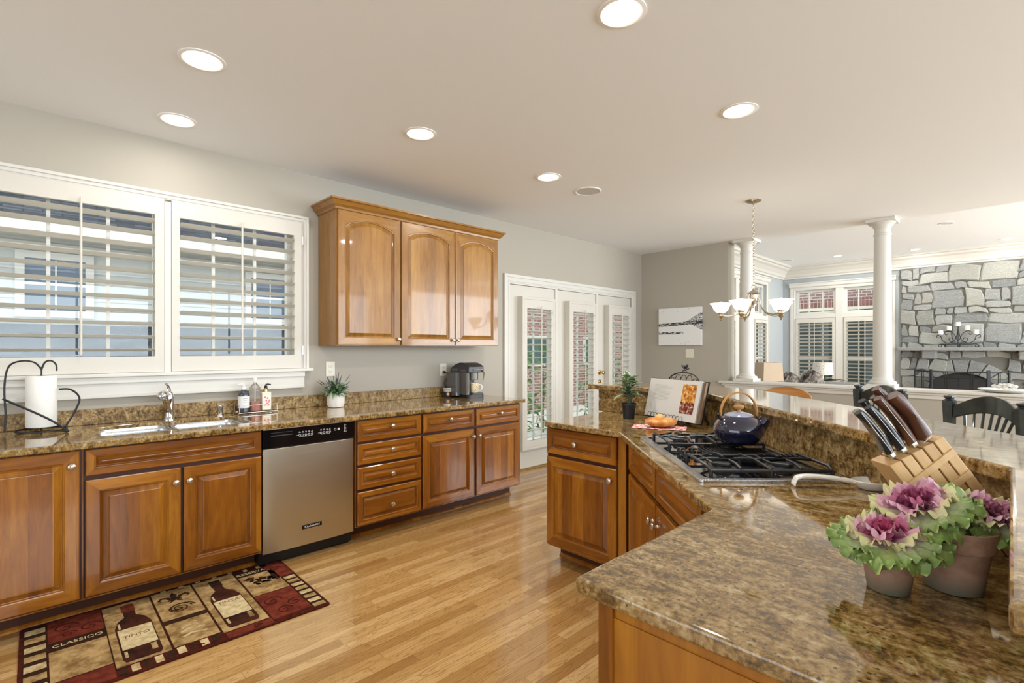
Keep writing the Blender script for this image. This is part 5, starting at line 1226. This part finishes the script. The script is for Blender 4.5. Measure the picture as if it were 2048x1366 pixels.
for i in range(7): q = (i-3)/3; MB().tube([(q*.15, .15, .465), (q*.2, .17+.04*(1-(q*.85)**2), .88)], .008, 8).build('spindle', honey, t, True)

# ------------------------------------------------------------------ family room things above the half wall
linen = mat('tan_linen_shade', (206, 184, 158), .8, emit=(206, 184, 158), es=.0); k = NT(linen); k.bump(k.noise(k.coords((1, 1, 1)), 200, 2), .2, .001)
t = thing('table_lamp', 'table lamp with a wide tan linen shade behind the half wall', 'table lamp', (1.36, 7.64, 0))
MB().lathe([(.165, .905), (.20, .905), (.178, 1.165), (.172, 1.165)], 4, a0=PI/4+.8, cap=False).build('lamp_shade', linen, t, solid=.004)
MB().lathe([(.08, .6), (.085, .61), (.03, .64), (.05, .72), (.03, .8), (.01, .84), (.01, 1.1)], 20).build('base', blkm, t, True)
t = thing('side_table', 'small dark side table under the tan lamp, behind the half wall', 'table', (1.36, 7.64, 0))
MB().cyl((0, 0, .57), .24, .03, 30).build('table_top', wdark, t, True, bevel=.004); MB().lathe([(.16, 0), (.15, .02), (.03, .06), (.03, .57)], 20).build('pedestal', wdark, t, True)
ppr = mat('speckled_paper_shade', (232, 226, 212), .7); k = NT(ppr); nn = k.noise(k.coords(), 45, 4, .7); k.color(k.ramp(nn, [(.56, (232, 226, 214)), (.62, (150, 134, 104))]))
t = thing('floor_lamp', 'floor lamp with a speckled paper drum shade and brass stem before the plant', 'floor lamp', (1.52, 9.67, 0))
MB().lathe([(.15, .925), (.155, .93), (.14, 1.13), (.136, 1.13)], 32, cap=False).build('lamp_shade', ppr, t, True, solid=.003)
MB().lathe([(.13, 0), (.13, .015), (.014, .03), (.012, .95)], 20).build('stem', brass, t, True)
t = thing('sofa', 'grey sofa just showing above the half wall below the left lamp', 'sofa', (1.25, 8.85, 0))
fur = mat('grey_fur_pattern', (140, 130, 122), .9); k = NT(fur); nn = k.noise(k.coords((1, 1, .4)), 14, 5, .7, 1); k.color(k.ramp(nn, [(.4, (54, 46, 42)), (.5, (150, 142, 134)), (.62, (214, 208, 200))]))
gsofa = mat('grey_upholstery', (150, 148, 146), .9)
MB().box(-.9, .9, -.42, .4, .08, .42).build('seat_base', gsofa, t, bevel=.03); MB().box(-.9, .9, .2, .45, .3, .84).build('backrest', gsofa, t, bevel=.06)
for x in (-.9, .75): MB().box(x, x+.15, -.42, .4, .08, .62).build('armrest', gsofa, t, bevel=.04)
for lx in (-.8, .8):
    for ly in (-.35, .35): MB().cyl((lx, ly, 0), .025, .09, 10).build('leg', wdark, t)
def cushion(x, y, z, rz, tl, lab_):
    o = MB().sphere((0, 0, 0), .2, 10, sc=(1, .32, 1)).build('cushion', fur, None, True, loc=(x, y, z)); o.rotation_euler = (tl, PI/4*.6, rz); tag(o, lab_, 'cushion', 'patterned cushions on the sofa')
cushion(1.22, 8.86, .80, .2, .2, 'grey patterned cushion on the sofa, left of the dark plant leaves'); cushion(1.58, 8.82, .84, -.2, .15, 'grey patterned cushion on the sofa, the right one in front of the plant')
def bigplant():
    rd = random.Random(9); t = thing('potted_palm', 'dark green strap-leaved plant in front of the family room window', 'potted plant', (1.15, 10.7, 0))
    MB().lathe([(.14, 0), (.19, .3), (.2, .34), (.17, .34), (.001, .3)], 24).build('pot', mat('taupe_pot', (140, 124, 108), .6), t, True)
    b = MB()
    for i in range(90):
        a = rd.uniform(0, 2*PI); e = rd.uniform(.25, 1.45); h = rd.uniform(.35, .75)
        leafquad(b, (rd.uniform(-.08, .08), rd.uniform(-.08, .08), h), (math.cos(a)*math.cos(e), math.sin(a)*math.cos(e), math.sin(e)), rd.uniform(.35, .62), rd.uniform(.035, .075), jit(rd.choice([(38, 66, 44), (56, 92, 56), (28, 50, 36)]), rd, 10), droop=rd.uniform(.1, .5), n=7)
    b.build('foliage', LEAF, t, True)
bigplant()
o = MB().lathe([(.10, 0), (.16, .012), (.19, .03), (.185, .034), (.14, .018), (.001, .012)], 30).build('white_dish', white, None, True, loc=(3.80, 6.62, .9525)); 
b = MB(); rd = random.Random(4)
for i in range(26): a = rd.uniform(0, 6.28); r_ = rd.uniform(0, .09); b.sphere((r_*math.cos(a), r_*math.sin(a), .03+rd.uniform(0, .045)), rd.uniform(.014, .026), 5, sc=(1, 1, .6))
b.build('coral_pieces', white, o, True); tag(o, 'white dish of coral pieces on the half wall at the right edge', 'dish')

# ------------------------------------------------------------------ kitchen mat
def kmat():
    t = thing('kitchen_mat', 'kitchen floor mat with wine bottles, red blocks and lettering before the sink', 'mat', (1.368, -.02, .001), PI/2)
    t.rotation_euler = (0, 0, PI/2-.012)
    def fab(name, c1, c2, sc=30):
        m = mat(name, c1, .95, spec=.1); k = NT(m); n = k.noise(k.coords(), sc, 5, .7); k.color(k.ramp(n, [(.38, c2), (.6, c1)])); k.bump(k.noise(k.coords(), 400, 2), .4, .002); return m
    border = fab('mat_maroon', (84, 34, 24), (58, 22, 16)); tan = fab('mat_tan', (188, 158, 108), (128, 98, 58), 14); red = fab('mat_red', (124, 56, 40), (90, 38, 28), 18)
    dark = fab('mat_dark_brown', (62, 40, 28), (40, 26, 18)); light = fab('mat_light_tan', (214, 194, 150), (170, 142, 96), 20); wine = fab('mat_wine_glass', (74, 40, 28), (44, 26, 20), 12); lbl = fab('mat_label', (222, 206, 164), (190, 166, 120))
    LX, LY = 1.20, .785
    MB().prism(rrect(0, LX, 0, LY, .02), 0, .006).build('border', border, t, bevel=.002)
    def blk_(x0, x1, y0, y1, m, nm, z=.0066): return MB().box(x0, x1, y0, y1, .006, z).build(nm, m, t)
    ms = [border, tan, red, dark, light, wine, lbl]
    b = MB(); Z0 = .006
    def rec(x0, x1, y0, y1, mi, lv=1): b.box(x0, x1, y0, y1, Z0, Z0+.0006*lv, mi)
    # left stripes
    rec(.012, .095, .02, LY-.02, 3)
    for i in range(8): rec(.018, .09, .03+.093*i, .03+.093*i+.055, 4 if i % 2 else 1, 2)
    rec(.098, .30, .53, LY-.015, 2); rec(.098, .30, .44, .525, 3); rec(.098, .30, .15, .435, 1); rec(.098, .3, .02, .14, 2)
    # bottle one field
    rec(.305, .505, .09, LY-.03, 1); 
    for i in range(5): rec(.31+.042*i, .31+.042*i+.03, .02, .08, 4 if i % 2 else 3, 1)
    # fleur field
    rec(.515, .70, .10, LY-.025, 1); rec(.515, .70, .345, .39, 3, 2)
    for i in range(4): rec(.52+.045*i, .52+.045*i+.032, .03, .09, 4 if i % 2 == 0 else 3)
    for i in range(10): rec(.52+.042*i, .52+.042*i+.024, LY-.022, LY-.006, 4 if i % 2 else 3, 1)
    # bottle two field
    rec(.71, .915, .08, LY-.03, 1)
    # right column
    rec(.925, 1.115, .36, .655, 1); rec(.925, 1.08, .66, .72, 3); rec(.925, 1.115, .045, .35, 2); rec(1.085, 1.19, .52, LY-.01, 2)
    rec(.715, .92, .012, .07, 2)
    for i in range(5): rec(.94+.036*i, .94+.036*i+.022, .73, .765, 4 if i % 2 else 3)
    rec(1.12, 1.19, .02, .51, 3)
    for i in range(8): rec(1.124, 1.186, .028+.061*i, .028+.061*i+.038, 4 if i % 2 else 1, 2)
    def bottle(cx, y0, h, w_, wn, neckmi):
        pr = [(cx-w_, y0+.03), (cx-w_*.86, y0+.006), (cx+w_*.86, y0+.006), (cx+w_, y0+.03), (cx+w_, y0+h*.58), (cx+w_*.75, y0+h*.70), (cx+wn, y0+h*.76), (cx+wn, y0+h*.86), (cx-wn, y0+h*.86), (cx-wn, y0+h*.76), (cx-w_*.75, y0+h*.70), (cx-w_, y0+h*.58)]
        b.prism(pr, Z0, Z0+.0014, mi=5); b.box(cx-wn*1.15, cx+wn*1.15, y0+h*.86, y0+h, Z0, Z0+.0016, neckmi); b.box(cx-w_*.9, cx+w_*.94, y0+h*.2, y0+h*.54, Z0, Z0+.0020, 6)
        b.box(cx-w_*.86, cx-w_*.7, y0+h*.08, y0+h*.17, Z0, Z0+.0018, 4); b.box(cx+w_*.5, cx+w_*.8, y0+h*.08, y0+h*.18, Z0, Z0+.0018, 1); b.box(cx-w_*.8, cx-w_*.68, y0+h*.56, y0+h*.66, Z0, Z0+.0018, 4)
    bottle(.405, .105, .62, .072, .024, 2); bottle(.81, .10, .62, .072, .024, 3)
    # scrolls on the red fields, fleur-de-lis, crest, grapes
    def spiral(cx, cy, r, mi, turns=1.6, d=1):
        pts = [(cx+r*(1-i/40)*math.cos(d*i/40*turns*2*PI), cy+r*(1-i/40)*math.sin(d*i/40*turns*2*PI), Z0+.0012) for i in range(38)]; b.tube(pts, .0035, 5, mi, sy=.5)
    for a in ((.98, .24, .05), (1.07, .16, .045), (1.0, .11, .04), (.16, .66, .05), (.25, .60, .045), (.17, .58, .03), (1.13, .65, .035), (.60, .04, .02), (.85, .04, .02)): spiral(*a, 0)
    spiral(.605, .50, .055, 3, 2.5); spiral(.605, .50, .07, 3, 1.0)
    b.prism([(.605, .72), (.588, .68), (.596, .62), (.614, .62), (.622, .68)], Z0, Z0+.0016, mi=3)
    for s_ in (-1, 1):
        b.tube([(.605+s_*.012, .62, Z0+.001), (.605+s_*.03, .66, Z0+.001), (.605+s_*.055, .672, Z0+.001), (.605+s_*.07, .65, Z0+.001), (.605+s_*.06, .635, Z0+.001)], [.009, .011, .010, .006, .003], 6, 3, sy=.4); b.tube([(.605+s_*.01, .61, Z0+.001), (.605+s_*.03, .59, Z0+.001)], [.007, .003], 6, 3, sy=.4)
    b.box(.575, .635, .612, .622, Z0, Z0+.0018, 3)
    rd = random.Random(6)
    for i in range(30): b.cyl((.975+.0045*i+rd.uniform(-.012, .012), .56-.035*rd.random()+.03*math.sin(i), Z0), .012, .0016, 8, 3)
    b.prism([(.94, .60), (.97, .63), (1.0, .61), (.985, .585), (.955, .58)], Z0, Z0+.0014, mi=3)
    for i in range(2): b.tube([(.56, .22-.05*i, Z0+.001), (.60, .24-.05*i, Z0+.001), (.66, .22-.05*i, Z0+.001)], .008, 6, 4, sy=.4)
    b.tube([(.57, .29, Z0+.001), (.64, .26, Z0+.001)], .005, 6, 4, sy=.4); b.tube([(.57, .26, Z0+.001), (.64, .30, Z0+.001)], .005, 6, 4, sy=.4)
    for x in (.303, .51, .705, .92): b.box(x-.002, x+.002, .08, LY-.03, Z0, Z0+.0012, 3)
    b.build('printed_field', ms, t)
    lt = mat('mat_lettering', (206, 186, 140), .9)
    text('lettering', 'CLASSICO', .040, lt, t, (.2, .482, .0074), (0, 0, 0)); text('lettering', 'RESERVA', .040, lt, t, (1.003, .69, .0074), (0, 0, 0))
    lk = mat('mat_label_ink', (110, 70, 40), .9)
    text('lettering', 'TINTA', .036, lk, t, (.81, .40, .0084), (0, 0, 0)); text('lettering', 'TINTO', .034, lk, t, (.405, .35, .0084), (0, 0, 0))
kmat()
